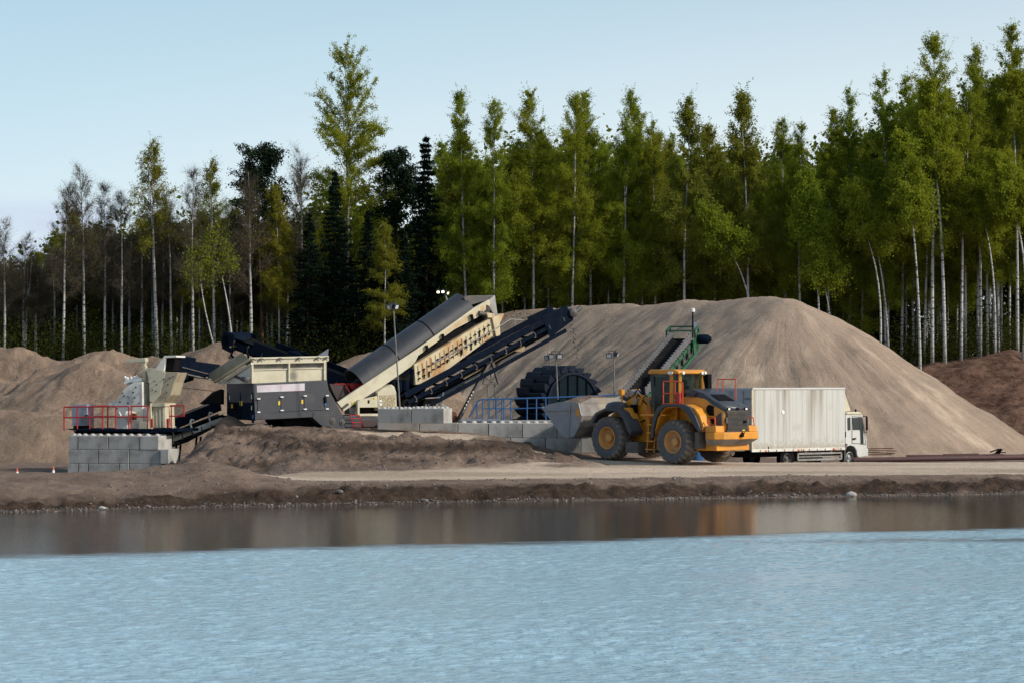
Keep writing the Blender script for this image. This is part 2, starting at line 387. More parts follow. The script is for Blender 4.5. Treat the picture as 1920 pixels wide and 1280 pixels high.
GX, GY = np.meshgrid(xs, ys)
GZ = ground(GX, GY); D = GY - shoreY(GX)
rm = roadmask(GX, GY)
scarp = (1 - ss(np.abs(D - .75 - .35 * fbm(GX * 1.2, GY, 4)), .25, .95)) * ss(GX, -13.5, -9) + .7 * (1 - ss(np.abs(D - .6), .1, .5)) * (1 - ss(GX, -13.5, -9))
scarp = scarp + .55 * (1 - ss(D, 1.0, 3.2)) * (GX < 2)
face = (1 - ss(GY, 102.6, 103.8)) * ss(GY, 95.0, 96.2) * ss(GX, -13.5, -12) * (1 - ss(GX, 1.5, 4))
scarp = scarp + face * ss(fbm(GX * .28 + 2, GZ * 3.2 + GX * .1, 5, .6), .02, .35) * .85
red = ss(GY, 146, 150) * (1 - ss(GY, 164, 170)); forest = ss(GY, 163, 168)
a = N('sand_and_soil')
at = a.n('Attribute', attribute_name='tint'); sp = a.n('SeparateColor'); a.t.links.new(at.outputs['Color'], sp.inputs[0])
n1 = a.noise(.9, (1, 1, 1), 8, rough=.65); n2 = a.noise(6, (.5, 1, 1), 8, rough=.7); n3 = a.noise(.35, (.25, 1, 1), 6)
col = a.mix(a.ramp(n1, .38, .66), (.27, .195, .147), (.145, .10, .076))
col = a.mix(a.ramp(n2, .48, .72, 0, .6), col, (.30, .22, .165))
road = a.mix(a.ramp(n3, .42, .62), (.68, .54, .41), (.47, .365, .27))
col = a.mix(sp.outputs[0], col, road)
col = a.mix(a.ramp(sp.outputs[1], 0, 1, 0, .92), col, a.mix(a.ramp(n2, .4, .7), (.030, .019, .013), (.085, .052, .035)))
col = a.mix(sp.outputs[2], col, a.mix(a.ramp(a.noise(1.2, (1, 1, 2), 8, rough=.7), .4, .62), (.20, .115, .08), (.07, .035, .022)))
vo = a.n('TexVoronoi', Scale=9.0); a.t.links.new(a.n('TexCoord').outputs['Object'], vo.inputs['Vector'])
peb = a.math('MULTIPLY', a.ramp(vo.outputs['Distance'], .10, .17, 1, 0), a.ramp(a.noise(2.5), .52, .6))
col = a.mix(a.math('MULTIPLY', peb, a.ramp(sp.outputs[0], 0, 1, .8, .15)), col, (.42, .38, .34))
a.set(a.b.inputs['Base Color'], col); a.b.inputs['Roughness'].default_value = .95; a.b.inputs['Specular IOR Level'].default_value = .2
b1 = a.bump(a.noise(2.6, (1, 1, 1), 9, rough=.72), 1.0, .28)
a.set(a.b.inputs['Normal'], a.bump(a.noise(22, (1, 1, 1), 4, rough=.7), .6, .03, b1))
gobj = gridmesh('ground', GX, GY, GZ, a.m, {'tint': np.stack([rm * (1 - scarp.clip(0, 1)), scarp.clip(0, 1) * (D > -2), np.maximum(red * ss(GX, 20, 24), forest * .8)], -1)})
gobj['kind'] = 'structure'

# ---------------------------------------------------------------- water: calm by the bank, wind-rippled further out (real waves)
wx = np.concatenate([[-400, -200, -100, -50, -30, -22, -18, -16], np.arange(-15, 15.6, .075), [16.5, 18, 22, 30, 50, 100, 200, 400]])
wy = np.concatenate([[-60, 0, 15, 25, 29], np.arange(31, 48, .055), np.arange(48, 70.5, .075), [72, 76, 80, 85, 90, 100, 125]])
WXg, WYg = np.meshgrid(wx, wy)
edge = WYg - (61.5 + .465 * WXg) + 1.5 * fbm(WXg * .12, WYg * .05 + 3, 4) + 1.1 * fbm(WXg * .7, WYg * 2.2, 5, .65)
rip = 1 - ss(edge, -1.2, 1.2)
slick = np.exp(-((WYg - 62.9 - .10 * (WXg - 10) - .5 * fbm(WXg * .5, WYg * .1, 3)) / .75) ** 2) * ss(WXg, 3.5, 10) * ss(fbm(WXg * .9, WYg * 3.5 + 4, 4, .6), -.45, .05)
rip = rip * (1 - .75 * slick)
pat = .75 + .5 * fbm(WXg * .10 + 5, WYg * .16, 3) + .25 * fbm(WXg * .5, WYg * 1.1 + 7, 3)        # gusts: rougher and calmer patches
fine = (ss(WYg, 30, 31.5) * (1 - ss(WYg, 69, 70.4)) * (1 - ss(np.abs(WXg), 14, 15)))
wv_ = .008 * fbm(WXg * .62 + 3, WYg * 1.15, 2) + .015 * fbm(WXg * 2.6, WYg * 3.4 + 11, 2) + .019 * fbm(WXg * 5.0, WYg * 6.0 + 5, 1)
WZ = rip * fine * pat.clip(.3, 1.4) * wv_
a = N('pond_water'); a.b.inputs['IOR'].default_value = 1.33
rp_ = a.n('Attribute', attribute_name='ripple').outputs['Fac']
w1 = a.noise(7.5, (.5, 1.0, 1), 4, rough=.65)
bp = a.n('Bump'); a.t.links.new(w1, bp.inputs['Height']); bp.inputs['Distance'].default_value = .09
a.set(bp.inputs['Strength'], a.ramp(rp_, 0, 1, .06, 1.0)); a.set(a.b.inputs['Normal'], bp.outputs[0])
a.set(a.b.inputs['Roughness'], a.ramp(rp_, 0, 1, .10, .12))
a.set(a.b.inputs['Base Color'], a.mix(rp_, (.045, .040, .032), (.36, .525, .61)))   # reflected tone put into the colour: dark where calm, milky sky blue where rippled
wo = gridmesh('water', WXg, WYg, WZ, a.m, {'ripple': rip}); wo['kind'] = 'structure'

# ---------------------------------------------------------------- sand piles
def pilemat(name, c1, c2, c3, fs=1.1, fd=.10, thr=(.52, .68), far=(1.5, 7), lum=.35):
    a = N(name)
    s_ = a.n('Attribute', attribute_name='along').outputs['Fac']; d_ = a.n('Attribute', attribute_name='down').outputs['Fac']
    cb = a.n('CombineXYZ'); a.t.links.new(s_, cb.inputs[0]); a.t.links.new(d_, cb.inputs[1])
    st = a.noise(fs, (1, fd, 1), 7, cb.outputs[0], .62); st2 = a.noise(fs * 3.5, (1, fd * .8, 1), 5, cb.outputs[0], .6); far_ = a.ramp(d_, far[0], far[1], .15, 1)
    st3 = a.noise(.75, (1, .20, 1), 7, cb.outputs[0], .62)
    pt = a.noise(.22, (1, 1, 1.6), 6, rough=.6)
    col = a.mix(a.math('MULTIPLY', far_, a.ramp(st, .34, .66)), c1, tuple(.3 * x + .7 * y for x, y in zip(c1, c2)))
    col = a.mix(a.math('MULTIPLY', a.math('MULTIPLY', far_, a.ramp(st2, thr[0], thr[1])), a.ramp(pt, .42, .60, .08, .85)), col, c3)
    col = a.mix(a.math('MULTIPLY', a.math('MULTIPLY', far_, a.ramp(st3, .53, .62)), a.ramp(pt, .40, .55, .15, .75)), col, c3)
    col = a.mix(a.ramp(a.noise(14, (1, 1, 1), 3, rough=.8), .56, .66, 0, .5), col, c3)
    col = a.mix(a.ramp(a.noise(.5, (1, 1, 1), 7, rough=.6), .52, .70, 0, .45), col, tuple(x * .72 for x in c2))
    a.set(a.b.inputs['Base Color'], col); a.b.inputs['Roughness'].default_value = .95; a.b.inputs['Specular IOR Level'].default_value = .15
    b1 = a.bump(a.math('MULTIPLY', far_, a.noise(fs * 1.6, (1, fd * 1.3, 1), 7, cb.outputs[0], .65)), .75, .16)
    b2 = a.bump(a.noise(.9, (1, 1, 1.8), 9, rough=.68), lum, .5, b1)
    a.set(a.b.inputs['Normal'], a.bump(a.noise(12, (1, 1, 1), 5, rough=.75), .7, .06, b2))
    return a.m
PM1 = pilemat('tan_sand', (.335, .252, .188), (.205, .151, .112), (.52, .405, .30), 1.7, .07)
PM2 = pilemat('brown_sand', (.32, .228, .163), (.21, .147, .104), (.42, .32, .235), .9, .3, far=(.1, .8), lum=1)
def pile(ridge, k, m, label, res=.22, amp=.25, seed=0, cap=1.0, lump=.0):
    pts = np.array([P(*r)[:] for r in ridge]); mg = (pts[:, 2].max()) / k + 3
    x = np.arange(pts[:, 0].min() - mg, pts[:, 0].max() + mg, res); y = np.arange(pts[:, 1].min() - mg, pts[:, 1].max() + mg * .55, res)
    X, Y = np.meshgrid(x, y); best = np.full(X.shape, -99.); S = np.zeros_like(X); Dn = np.zeros_like(X); cum = 0
    wx = X + .5 * fbm(X * .3 + seed, Y * .3, 3); wy = Y + .5 * fbm(X * .3, Y * .3 + seed + 9, 3)
    for i in range(len(pts) - 1):
        A, B = pts[i], pts[i + 1]; ab = B - A; L = math.hypot(ab[0], ab[1])
        tt = ((wx - A[0]) * ab[0] + (wy - A[1]) * ab[1]) / L ** 2; t = np.clip(tt, 0, 1)
        dx = wx - A[0] - t * ab[0]; dy = wy - A[1] - t * ab[1]; d = np.hypot(dx, dy)
        zr = A[2] + t * ab[2] + .0; z = zr - (np.sqrt((k * d) ** 2 + cap ** 2 * .25) - cap * .5)
        over = (tt - t) * L; per = np.sqrt(np.maximum(d ** 2 - over ** 2, 0)); ang = np.arctan2(over, per + 1e-6)
        mk = z > best; best[mk] = z[mk]; Dn[mk] = d[mk]; S[mk] = (cum + t * L + ang * 5)[mk]; cum += L
    z = best; body = ss(Dn, .3, 3)
    z = z + amp * body * ss(Dn, 0, 9) * fbm(S * .9 + seed, Dn * .10, 5, .55) + .06 * body * fbm(S * 3, Dn * .3, 3) + .05 * fbm(X * 1.2, Y * 1.2, 4) + .05 * fbm(X * 2.7, Y * 2.7, 3)
    z = z + lump * fbm(X * .35 + seed, Y * .35, 6, .6) - lump * .5 * np.maximum(0, .18 - np.abs(fbm(X * .22 + seed, Y * .3, 4))) * 4 * body
    g = ground(X, Y); base = z.copy(); z = np.where(z < g, np.maximum(z, g - .4), z)
    o = gridmesh('sand_pile', X, Y, z, m, {'along': S, 'down': Dn}, keep=base > g - .3)
    tag(o, label, 'sand pile'); return o
pile([(905, 625, 172), (930, 596, 170), (975, 582, 168), (1060, 577, 164), (1090, 574, 162), (1175, 569, 158), (1200, 575, 156), (1290, 562, 152), (1350, 565, 149), (1430, 557, 144), (1468, 559, 142)], .67, PM1,
     'largest tan sand pile, streaked and steep, rising behind the wheel loader and box truck', .2, .30, 1, cap=2.2)
pile([(-90, 640, 152), (-10, 648, 152), (35, 652, 151), (88, 670, 150), (118, 674, 149), (155, 667, 148), (205, 668, 147), (250, 672, 147), (310, 674, 146), (345, 674, 145)], .58, PM2, 'long brown sand ridge running from the left edge to behind the cream crusher', .22, .5, 4, lump=.95)
pile([(128, 690, 141), (165, 684, 140), (205, 690, 140), (260, 700, 139)], .60, PM2, 'lower brown spur of sand in front of the flat crest, left of the cream crusher', .22, .35, 8, lump=.7)
pile([(318, 684, 144), (372, 660, 143), (412, 645, 142), (438, 645, 142), (470, 668, 141), (520, 697, 141)], .62, PM2, 'peaked sand pile under the tip of the navy stockpile conveyor', .22, .22, 12, lump=.35)
pile([(560, 700, 153), (640, 688, 154), (700, 660, 156), (735, 672, 157)], .55, PM2, 'low far sand pile seen between hopper and black belt cover', .3, .25, 16)
pile([(-110, 762, 121), (0, 768, 121), (70, 770, 120.5), (100, 782, 119.5)], .56, PM2, 'low brown sand pile at far left beside the block wall', .18, .22, 20, lump=.3)
# ---------------------------------------------------------------- trees
def rnorm(a): return a / np.maximum(np.linalg.norm(a, axis=1, keepdims=True), 1e-9)
def leafquads(c, r, size, asp=.6, droop=0):
    n = len(c); a = rnorm(r.normal(size=(n, 3)) - np.array([0, 0, droop])); b = rnorm(np.cross(a, r.normal(size=(n, 3))))
    s = size * r.uniform(.6, 1.35, (n, 1)); A = a * s; B = b * s * asp
    v = np.stack([c - A * .5, c + B * .5, c + A * .5, c - B * .5], 1).reshape(-1, 3)
    return v, np.arange(4 * n).reshape(n, 4)
def sticks(p0, p1, w, r):       # thin tapered blades as twigs
    d = rnorm(p1 - p0); s = rnorm(np.cross(d, r.normal(size=p0.shape))) * (np.asarray(w).reshape(-1, 1) * .5)
    v = np.stack([p0 - s, p0 + s, p1 + s * .35, p1 - s * .35], 1).reshape(-1, 3)
    return v, np.arange(4 * len(p0)).reshape(-1, 4)
def join(parts):
    vs, qs, ms, o = [], [], [], 0
    for (v, q), m in parts: vs.append(v); qs.append(q + o); ms.append(np.full(len(q), m)); o += len(v)
    return np.concatenate(vs), np.concatenate(qs), np.concatenate(ms)
def trunkline(r, Ht, bend):
    n = 12; f = np.linspace(0, 1, n); a = r.uniform(0, 6.28); ph = r.uniform(0, 6)
    x = np.cos(a) * bend * f ** 2 + .10 * np.sin(f * 7 + ph) * f; y = np.sin(a) * bend * .5 * f ** 2 + .10 * np.cos(f * 6 + ph) * f
    return np.stack([x, y, f * Ht], 1)
def tree_meshes(kind, seed, Ht, leafm, cb=.35, Wd=2.2, dens=1.0, leafs=.13, bend=.6, r0=.13, line=None):
    r = np.random.RandomState(seed); L = trunkline(r, Ht, bend) if line is None else np.array(line, float)
    fl = np.linspace(0, 1, len(L)); at = lambda f: np.stack([np.interp(f, fl, L[:, k]) for k in range(3)], -1)
    mb = MB(); rr = [max(r0 * (1 - f) ** .8, .012) for f in fl]
    pts = [Vector(p) for p in L]
    if kind in ('birch', 'bare') and line is None and r.rand() < .35:      # forked stem
        k = len(L) // 2; q = [Vector(p) + V((i - k) * .09, (i - k) * .04, 0) * (1 if r.rand() < 2 else 1) for i, p in enumerate(L)][k:-1]
        mb.tube(q, [rr[i + k] * .8 for i in range(len(q))], 6)
    mb.tube(pts, rr, 7); nstem = len(mb.f)
    bp = []; tw0 = []; tw1 = []; tww = []; lc = []
    if kind in ('birch', 'bare'):
        nb = int((84 if kind == 'birch' else 50) * (1 + .012 * (Ht - 18)))
        fs = cb + (1 - cb) * r.rand(nb) ** .9 * .985; fs.sort()
        for f in fs:
            g = (f - cb) / (1 - cb); w_ = Wd * (min(1, (g + .15) * 3.2) ** .7) * (1 - g) ** (.85 if Wd < 3 else .55) * r.uniform(.65, 1.25) + .10 + .22 * (1 - g)
            az = r.uniform(0, 6.283); h = np.array([math.cos(az), math.sin(az), 0]); up = r.uniform(.7, 1.5) * (1.0 + 1.3 * g * g); dr = r.uniform(.5, 1.0) * (1 if kind == 'birch' else .35)
            t = np.linspace(0, 1, 6)[:, None]; p = at(f) + h * w_ * t + np.array([0, 0, 1.]) * w_ * (up * t - dr * t ** 2.2)
            mb.tube([Vector(q) for q in p], [max(.035 * (1 - f) ** .5 * (1 - i / 6.5), .006) + .004 for i in range(6)], 3, False)
            nt_ = int((10 + 10 * w_) * (1 if kind == 'birch' else 1.6))
            tt = r.uniform(.18, 1.0, nt_); b0 = np.stack([np.interp(tt, t[:, 0], p[:, k]) for k in range(3)], -1)
            if kind == 'birch':
                d = r.normal(size=(nt_, 3)) * .45 + h * .35 + np.array([0, 0, -.55]) * r.uniform(-.5, 1.5, (nt_, 1)) + np.array([0, 0, .9 * g])
            else:
                d = r.normal(size=(nt_, 3)) * .5 + h * .6 + np.array([0, 0, .55])
            ln = r.uniform(.25, 1.15, (nt_, 1)) * (1.0 if kind == 'birch' else 1.1) * (1 - .5 * g); e = b0 + d * ln
            tw0.append(b0); tw1.append(e); tww.append(np.full(nt_, .016))
            if kind == 'bare':                                   # second order twigs
                for _ in range(3):
                    m = b0 + (e - b0) * r.uniform(.3, .9, (nt_, 1)); e2 = m + (r.normal(size=(nt_, 3)) * .28 + np.array([0, 0, .2])) * 1.0
                    tw0.append(m); tw1.append(e2); tww.append(np.full(nt_, .011))
            nl = int(nt_ * (1 - .45 * max(0, (g - .55) / .45)) * (32 if kind == 'birch' else 3.5) * dens)
            k = r.randint(0, nt_, nl); u = r.uniform(.05, 1.12, (nl, 1))
            lc.append(b0[k] + (e - b0)[k] * u + r.normal(size=(nl, 3)) * (.14 - .08 * g))
        parts = [(leafquads(np.concatenate(lc), r, leafs, .65, .4), 0)]
    elif kind == 'spruce':
        z = cb * Ht
        while z < Ht * .985:
            g = z / Ht; w_ = Wd * (1 - g) ** (.85 if Wd < 3 else .55) * r.uniform(.8, 1.15) + .12; n = 7
            for i in range(n):
                az = r.uniform(0, 6.283); h = np.array([math.cos(az), math.sin(az), 0]); ww = w_ * r.uniform(.7, 1.15)
                t = np.linspace(0, 1, 5)[:, None]; p = at(g) + h * ww * t + np.array([0, 0, 1.]) * ww * (-.42 * t + .30 * t ** 2.5)
                mb.tube([Vector(q) for q in p], [.02, .016, .012, .01, .006], 3, False)
                nl = int((16 + 46 * ww) * dens); tt = r.uniform(.08, 1, nl); c = np.stack([np.interp(tt, t[:, 0], p[:, k]) for k in range(3)], -1)
                lat = np.array([-h[1], h[0], 0]) * r.normal(size=(nl, 1)) * .16 * ww * (1.1 - tt[:, None]); c = c + lat + r.normal(size=(nl, 3)) * np.array([.05, .05, .07]) - np.array([0, 0, .07])
                lc.append(c)
            z += r.uniform(.28, .42)
        parts = [(leafquads(np.concatenate(lc), r, leafs, .4, .6), 0)]
    elif kind == 'pine':
        for i in range(34):
            f = cb + (1 - cb) * (i / 34) ** .8; g = (f - cb) / (1 - cb); w_ = Wd * (1 - g ** 2) ** .5 * r.uniform(.5, 1.1) + .3
            az = r.uniform(0, 6.283); h = np.array([math.cos(az), math.sin(az), .45 + .4 * g])
            p = at(f) + h * w_ * np.linspace(0, 1, 4)[:, None]; mb.tube([Vector(q) for q in p], [.05, .04, .03, .015], 3, False)
            for j in range(int(5 + 3 * w_)):
                c = p[0] + (p[-1] - p[0]) * r.uniform(.35, 1.05) + r.normal(size=3) * .28
                lc.append(c + r.normal(size=(int(55 * dens), 3)) * np.array([.27, .27, .15]))
        parts = [(leafquads(np.concatenate(lc), r, leafs, .35, -.3), 0)]
    if tw0: parts.append((sticks(np.concatenate(tw0), np.concatenate(tw1), np.concatenate(tww), r), 1))
    v, q, mi = join(parts)
    crown = fastmesh('crown', v, q, mi); crown.materials.append(leafm); crown.materials.append(M['twig'])
    tm = bpy.data.meshes.new('trunk'); tm.from_pydata(mb.v, [], mb.f); tm.materials.append(M['bark'] if kind in ('birch', 'bare') else M['pinebark']); tm.materials.append(M['twig'])
    tm.polygons.foreach_set('material_index', [0 if i < nstem else 1 for i in range(len(tm.polygons))])
    tm.polygons.foreach_set('use_smooth', [True] * len(tm.polygons))
    return tm, crown, Ht
VAR = {}
def variants():
    for i in range(9): VAR['g', i] = tree_meshes('birch', 100 + i, 20, M['leafg'], (.22, .30, .38)[i % 3], 1.75 + .25 * (i % 4), 1.0, .092, .5 + .25 * (i % 3), .12)
    for i in range(5): VAR['o', i] = tree_meshes('birch', 200 + i, 18, M['leafy'], .30, 2.0, .85, .11, .7, .11)
    for i in range(5): VAR['b', i] = tree_meshes('bare', 300 + i, 16, M['leafb'], .30 + .05 * (i % 2), 2.0, .9, .09, .6, .155)
    for i in range(3): VAR['s', i] = tree_meshes('spruce', 400 + i, 16, M['needle'], .06, 2.3, 1.0, .22, .1, .13)
    for i in range(2): VAR['p', i] = tree_meshes('pine', 500 + i, 17, M['pineneedle'], .62, 2.2, 1.0, .26, .4, .16)
    VAR['w', 0] = tree_meshes('birch', 610, 22, M['leafg'], .26, 3.6, .85, .105, .4, .16)      # wide old birch
    VAR['t', 0] = tree_meshes('birch', 620, 17, M['leafy'], .50, 2.0, .30, .11, .5, .16)       # tall one with leafy top only
variants()
NAMES = dict(g=('birch_tree', 'birch'), o=('birch_tree', 'birch'), b=('birch_tree', 'birch'), s=('spruce_tree', 'spruce'), p=('pine_tree', 'pine'), w=('birch_tree', 'birch'), t=('birch_tree', 'birch'))
tr = random.Random(5)
def tree(kind, px, ytop, Y, label, group=None, lean=0, wf=1.0, i=None):
    x = (px - 960) * Y / FP; z = gz(x, Y) - .1; top = H - (ytop - HY) * Y / FP
    ks = [k for k in VAR if k[0] == kind]; k = ks[tr.randrange(len(ks))] if i is None else (kind, i)
    tm, cm, Ht = VAR[k]; s = (top - z) / Ht; wv = wf * min(max(s, .75), 1.15) * tr.uniform(.92, 1.1)
    nm, cat = NAMES[kind]
    root = thing(nm, label, cat, (x, Y, z), group); root.scale = (wv, wv, s)
    root.rotation_euler = (tr.uniform(-.01, .01), R(lean) if lean else tr.uniform(-.02, .02), 0)
    root.rotation_mode = 'XYZ'; root.rotation_euler[2] = tr.uniform(0, 6.28) if not lean else 0
    for n, me in (('trunk', tm), ('crown', cm)):
        o = bpy.data.objects.new(n, me); link(o); o.parent = root
    return root
# front row, one by one (column, top row, distance)
FRONT = [
 ('b', 8, 412, 168, 'nearly bare birch cut off by the left edge of the photo'),
 ('b', 44, 440, 170, 'low bare birch with sparse twigs, second from the left edge'),
 ('b', 118, 352, 167, 'bare birch with fine twigs just left of the tallest bare birch'),
 ('b', 158, 314, 168, 'tallest bare grey birch of the left group, above the crest of the left sand pile'),
 ('b', 196, 352, 169, 'bare brown birch just right of the tallest bare birch'),
 ('b', 228, 366, 168, 'thin bare birch left of the tall leafy-topped birch'),
 ('t', 294, 272, 168, 'tall birch with a thin leafy top standing high over the cream crusher'),
 ('b', 322, 372, 169, 'bare birch just right of the tall leafy-topped birch'),
 ('b', 362, 326, 167, 'bare spotted birch left of the small green-topped birch'),
 ('t', 402, 306, 169, 'smaller birch with a green leafy top between bare birches, left of the dark pine'),
 ('b', 430, 372, 171, 'low bare birch under the dark pine crown, on its left side'),
 ('p', 492, 290, 171, 'dark pine with a rounded crown among bare birches, left of the tallest birch'),
 ('b', 470, 322, 167, 'white-stemmed birch with hardly a leaf in front of the dark pine'),
 ('o', 524, 352, 168, 'olive birch with twin stems right of the dark pine'),
 ('b', 570, 282, 171, 'bare round-topped birch just left of the tallest birch'),
 ('w', 652, 112, 172, 'tallest birch of the left half, broad open leafy crown above the black belt cover'),
 ('s', 628, 318, 168, 'dark spruce directly under the tallest birch, hiding its stem'),
 ('s', 576, 398, 167, 'dark spruce left of the tallest birch, lower than its neighbour'),
 ('s', 690, 392, 167, 'broad dark spruce right below the crown of the tallest birch'),
 ('o', 722, 425, 165, 'slim young birch in front of the dark spruces, behind the left floodlight pole'),
 ('p', 742, 300, 174, 'dark pine crown between the tallest birch and the pointed spruce'),
 ('s', 798, 252, 169, 'pointed dark spruce whose bare-looking tip stands alone against the sky'),
 ('s', 756, 430, 166, 'low dark spruce left beneath the pointed one'),
 ('g', 876, 176, 168, 'leafy birch with two white stems, first of the green row right of the pointed spruce'),
 ('o', 846, 250, 170, 'feathery birch crown leaning out left of the green birch row'),
 ('g', 926, 188, 167, 'straight white-stemmed birch above the tip of the cream conveyor'),
 ('g', 1000, 172, 168, 'narrow birch above the tip of the navy conveyor, with a sparse pointed top'),
 ('g', 1072, 180, 167, 'dense bright birch above the lamps over the bucket wheel'),
 ('g', 1108, 180, 170, 'birch with a drooping wind-bent tip right of the dense bright birch'),
 ('g', 1168, 176, 168, 'tall pointed birch above the right twin floodlight'),
 ('g', 1192, 204, 171, 'birch with double tip just right of the pointed one'),
 ('g', 1228, 232, 169, 'lower birch between the double-tipped birch and the one above the green conveyor'),
 ('o', 1284, 190, 166, 'pair-stemmed olive birch above the camera mast of the green conveyor'),
 ('o', 1342, 240, 169, 'sparse olive birch right of the camera mast'),
 ('o', 1404, 182, 166, 'white-stemmed birch with a tall thin tip above the truck box'),
 ('g', 1474, 226, 168, 'thin-topped birch above the flat crest of the largest sand pile'),
 ('g', 1506, 240, 166, 'birch with a slanting thin stem and see-through tip at the right end of the crest'),
 ('g', 1552, 210, 168, 'dense green birch left of the dark gap in the wood'),
 ('g', 1592, 170, 169, 'birch with a very thin see-through top above the truck cab'),
 ('s', 1640, 282, 172, 'black-green spruce standing in the dark gap of the right wood'),
 ('g', 1664, 140, 168, 'green birch left of the highest white-stemmed pair'),
 ('g', 1712, 150, 170, 'green birch close behind the white-stemmed pair, on its left'),
 ('g', 1748, 68, 162, 'highest white-stemmed birch of the right wood, thick stem and broad crown'),
 ('g', 1802, 130, 164, 'straight chalk-white birch right of the highest pair'),
 ('g', 1838, 95, 165, 'birch with a narrow pointed tip above the reddish bank'),
 ('g', 1872, 150, 167, 'green birch filling the gap left of the birch at the right edge'),
 ('g', 1908, 50, 164, 'tall leafy birch cut by the right edge of the photo'),
 ('g', 1960, 20, 165, 'leafy birch mostly outside the right edge of the photo'),
]
leans = {1404: 0, 1506: -3, 470: 1}
for k, px, yt, Y, lab in FRONT: tree(k, px, yt, Y, lab, None, leans.get(px, 0), .95 if k != 's' else 1.05)
# a birch bent right over, and thin leaning stems of the right wood
def leaning(px0, py0, px1, py1, Y, bow, label, seed, leafy=.5, r0=.085):
    A = P(px0, py0, Y); B = P(px1, py1, Y + 1); n = 12; A.z = gz(A.x, Y) - .1
    L = [A.lerp(B, i / 11) + V(bow * math.sin(math.pi * i / 11), 0, abs(bow) * .9 * math.sin(math.pi * i / 11)) - A for i in range(n)]
    tm, cm, _ = tree_meshes('birch', seed, 1, M['leafg'], .62, 1.2, leafy, .13, 0, r0, [tuple(p) for p in L])
    root = thing('birch_tree', label, 'birch', tuple(A))
    for nme, me in (('trunk', tm), ('crown', cm)):
        o = bpy.data.objects.new(nme, me); link(o); o.parent = root
leaning(1418, 575, 1312, 396, 163, 1.0, 'thin birch bent over in an arch to the left above the largest sand pile', 701, .5, .07)
leaning(1648, 650, 1588, 360, 161, .9, 'slender birch leaning left, stem bowed, left of the dark spruce gap', 702)
leaning(1668, 650, 1610, 350, 163, .5, 'slender birch leaning left beside the bowed one, slightly right of it', 703)
leaning(1726, 700, 1690, 260, 159, .3, 'straight thin white birch leaning slightly left before the dark gap', 704, .7, .10)
leaning(1537, 590, 1508, 330, 162, .3, 'thin white birch leaning left above the right shoulder of the sand pile', 705, .7)
leaning(1566, 620, 1524, 460, 161, .3, 'short thin pale stem leaning left just above the sand pile shoulder', 706, .4, .05)
leaning(1866, 690, 1822, 330, 162, .5, 'white birch leaning left above the reddish bank', 707, .8)
leaning(1918, 690, 1862, 300, 160, .9, 'curved white birch stem leaning left near the right edge', 708, .8, .10)
leaning(1772, 690, 1736, 160, 161, .3, 'second stem-like white birch right beside the highest one', 709, .8, .13)
leaning(410, 655, 372, 470, 162, -.3, 'thin birch leaning left above the peaked sand pile', 710, .06, .06)
leaning(440, 640, 396, 440, 163, .2, 'crooked pale birch leaning left behind the conveyor tip', 711, .06, .07)
# rows behind: many of a kind that nothing tells apart
def skyline(px):
    return np.interp(px, [-100, 0, 80, 150, 230, 300, 400, 470, 560, 640, 740, 800, 830, 960, 1100, 1250, 1400, 1550, 1620, 1700, 1800, 1920, 2050], [480, 480, 480, 400, 430, 400, 400, 400, 400, 330, 380, 440, 270, 255, 245, 255, 275, 265, 215, 170, 160, 110, 80])
def rows(a, b, step, kinds, Y0, Y1, dy, label, group, wf=1.0):
    px = a
    while px < b:
        k = tr.choice(kinds); Y = tr.uniform(Y0, Y1); yt = float(skyline(px)) + tr.uniform(-5, dy)
        if k == 's': yt += 70
        tree(k, px + tr.uniform(-.4, .4) * step, yt, Y, label, group, 0, wf); px += step * tr.uniform(.7, 1.3)
rows(-40, 560, 16, 'bbob', 170, 178, 70, 'bare or olive birch, one of many alike behind the front trees of the left wood', 'birches of the left wood')
rows(-40, 560, 20, 'ooobg', 180, 200, 95, 'dim back-row tree of the left wood, one of many alike', 'back rows of the left wood', 1.2)
rows(545, 840, 22, 'sss', 172, 182, 120, 'dark spruce of the black middle wood, one of many alike', 'trees of the dark middle wood', 1.25)
rows(830, 1640, 13, 'gggogo', 169, 178, 150, 'green birch, one of many alike behind the front row above the largest pile', 'birches of the middle green wood')
rows(830, 1640, 22, 'ggog', 180, 196, 70, 'dim back-row tree of the middle green wood, one of many alike', 'back rows of the middle green wood', 1.25)
rows(1620, 2000, 14, 'gggg', 166, 176, 170, 'white-stemmed birch, one of many alike in the tall right wood', 'birches of the tall right wood')
rows(1620, 2000, 24, 'ggs', 178, 195, 60, 'dim back-row tree of the tall right wood, one of many alike', 'back rows of the tall right wood', 1.25)
rows(-40, 560, 19, 'bobo', 174, 184, 60, 'bare or olive birch, one of many alike behind the front trees of the left wood', 'birches of the left wood', 1.1)
print('TREES', sum(1 for o in sc.objects if o.get('category') == 'birch'))
# undergrowth at the foot of the wood
r = np.random.RandomState(3); cs = []
for i in range(1300):
    px = r.uniform(-80, 2000); Y = r.uniform(165, 190); x = (px - 960) * Y / FP; z = gz(x, Y); h = .6 + 2.4 * r.rand() ** 1.8; h = h * (1.7 if 840 < px < 1640 and r.rand() < .5 else 1)
    n = int(210 * h); cs.append(np.array([x, Y, z]) + r.normal(size=(n, 3)) * np.array([.55, .55, .34]) * h + np.array([0, 0, h * .55]))
v, q = leafquads(np.concatenate(cs), r, .12, .6)
me = fastmesh('undergrowth', v, q); me.materials.append(M['leafu'] if 'leafu' in M else leaf('undergrowth_leaves', (.055, .068, .015), (.03, .04, .012), .3))
ug = link(bpy.data.objects.new('undergrowth', me)); tag(ug, 'dark bushes and saplings filling the foot of the wood', 'undergrowth', None, 'stuff')

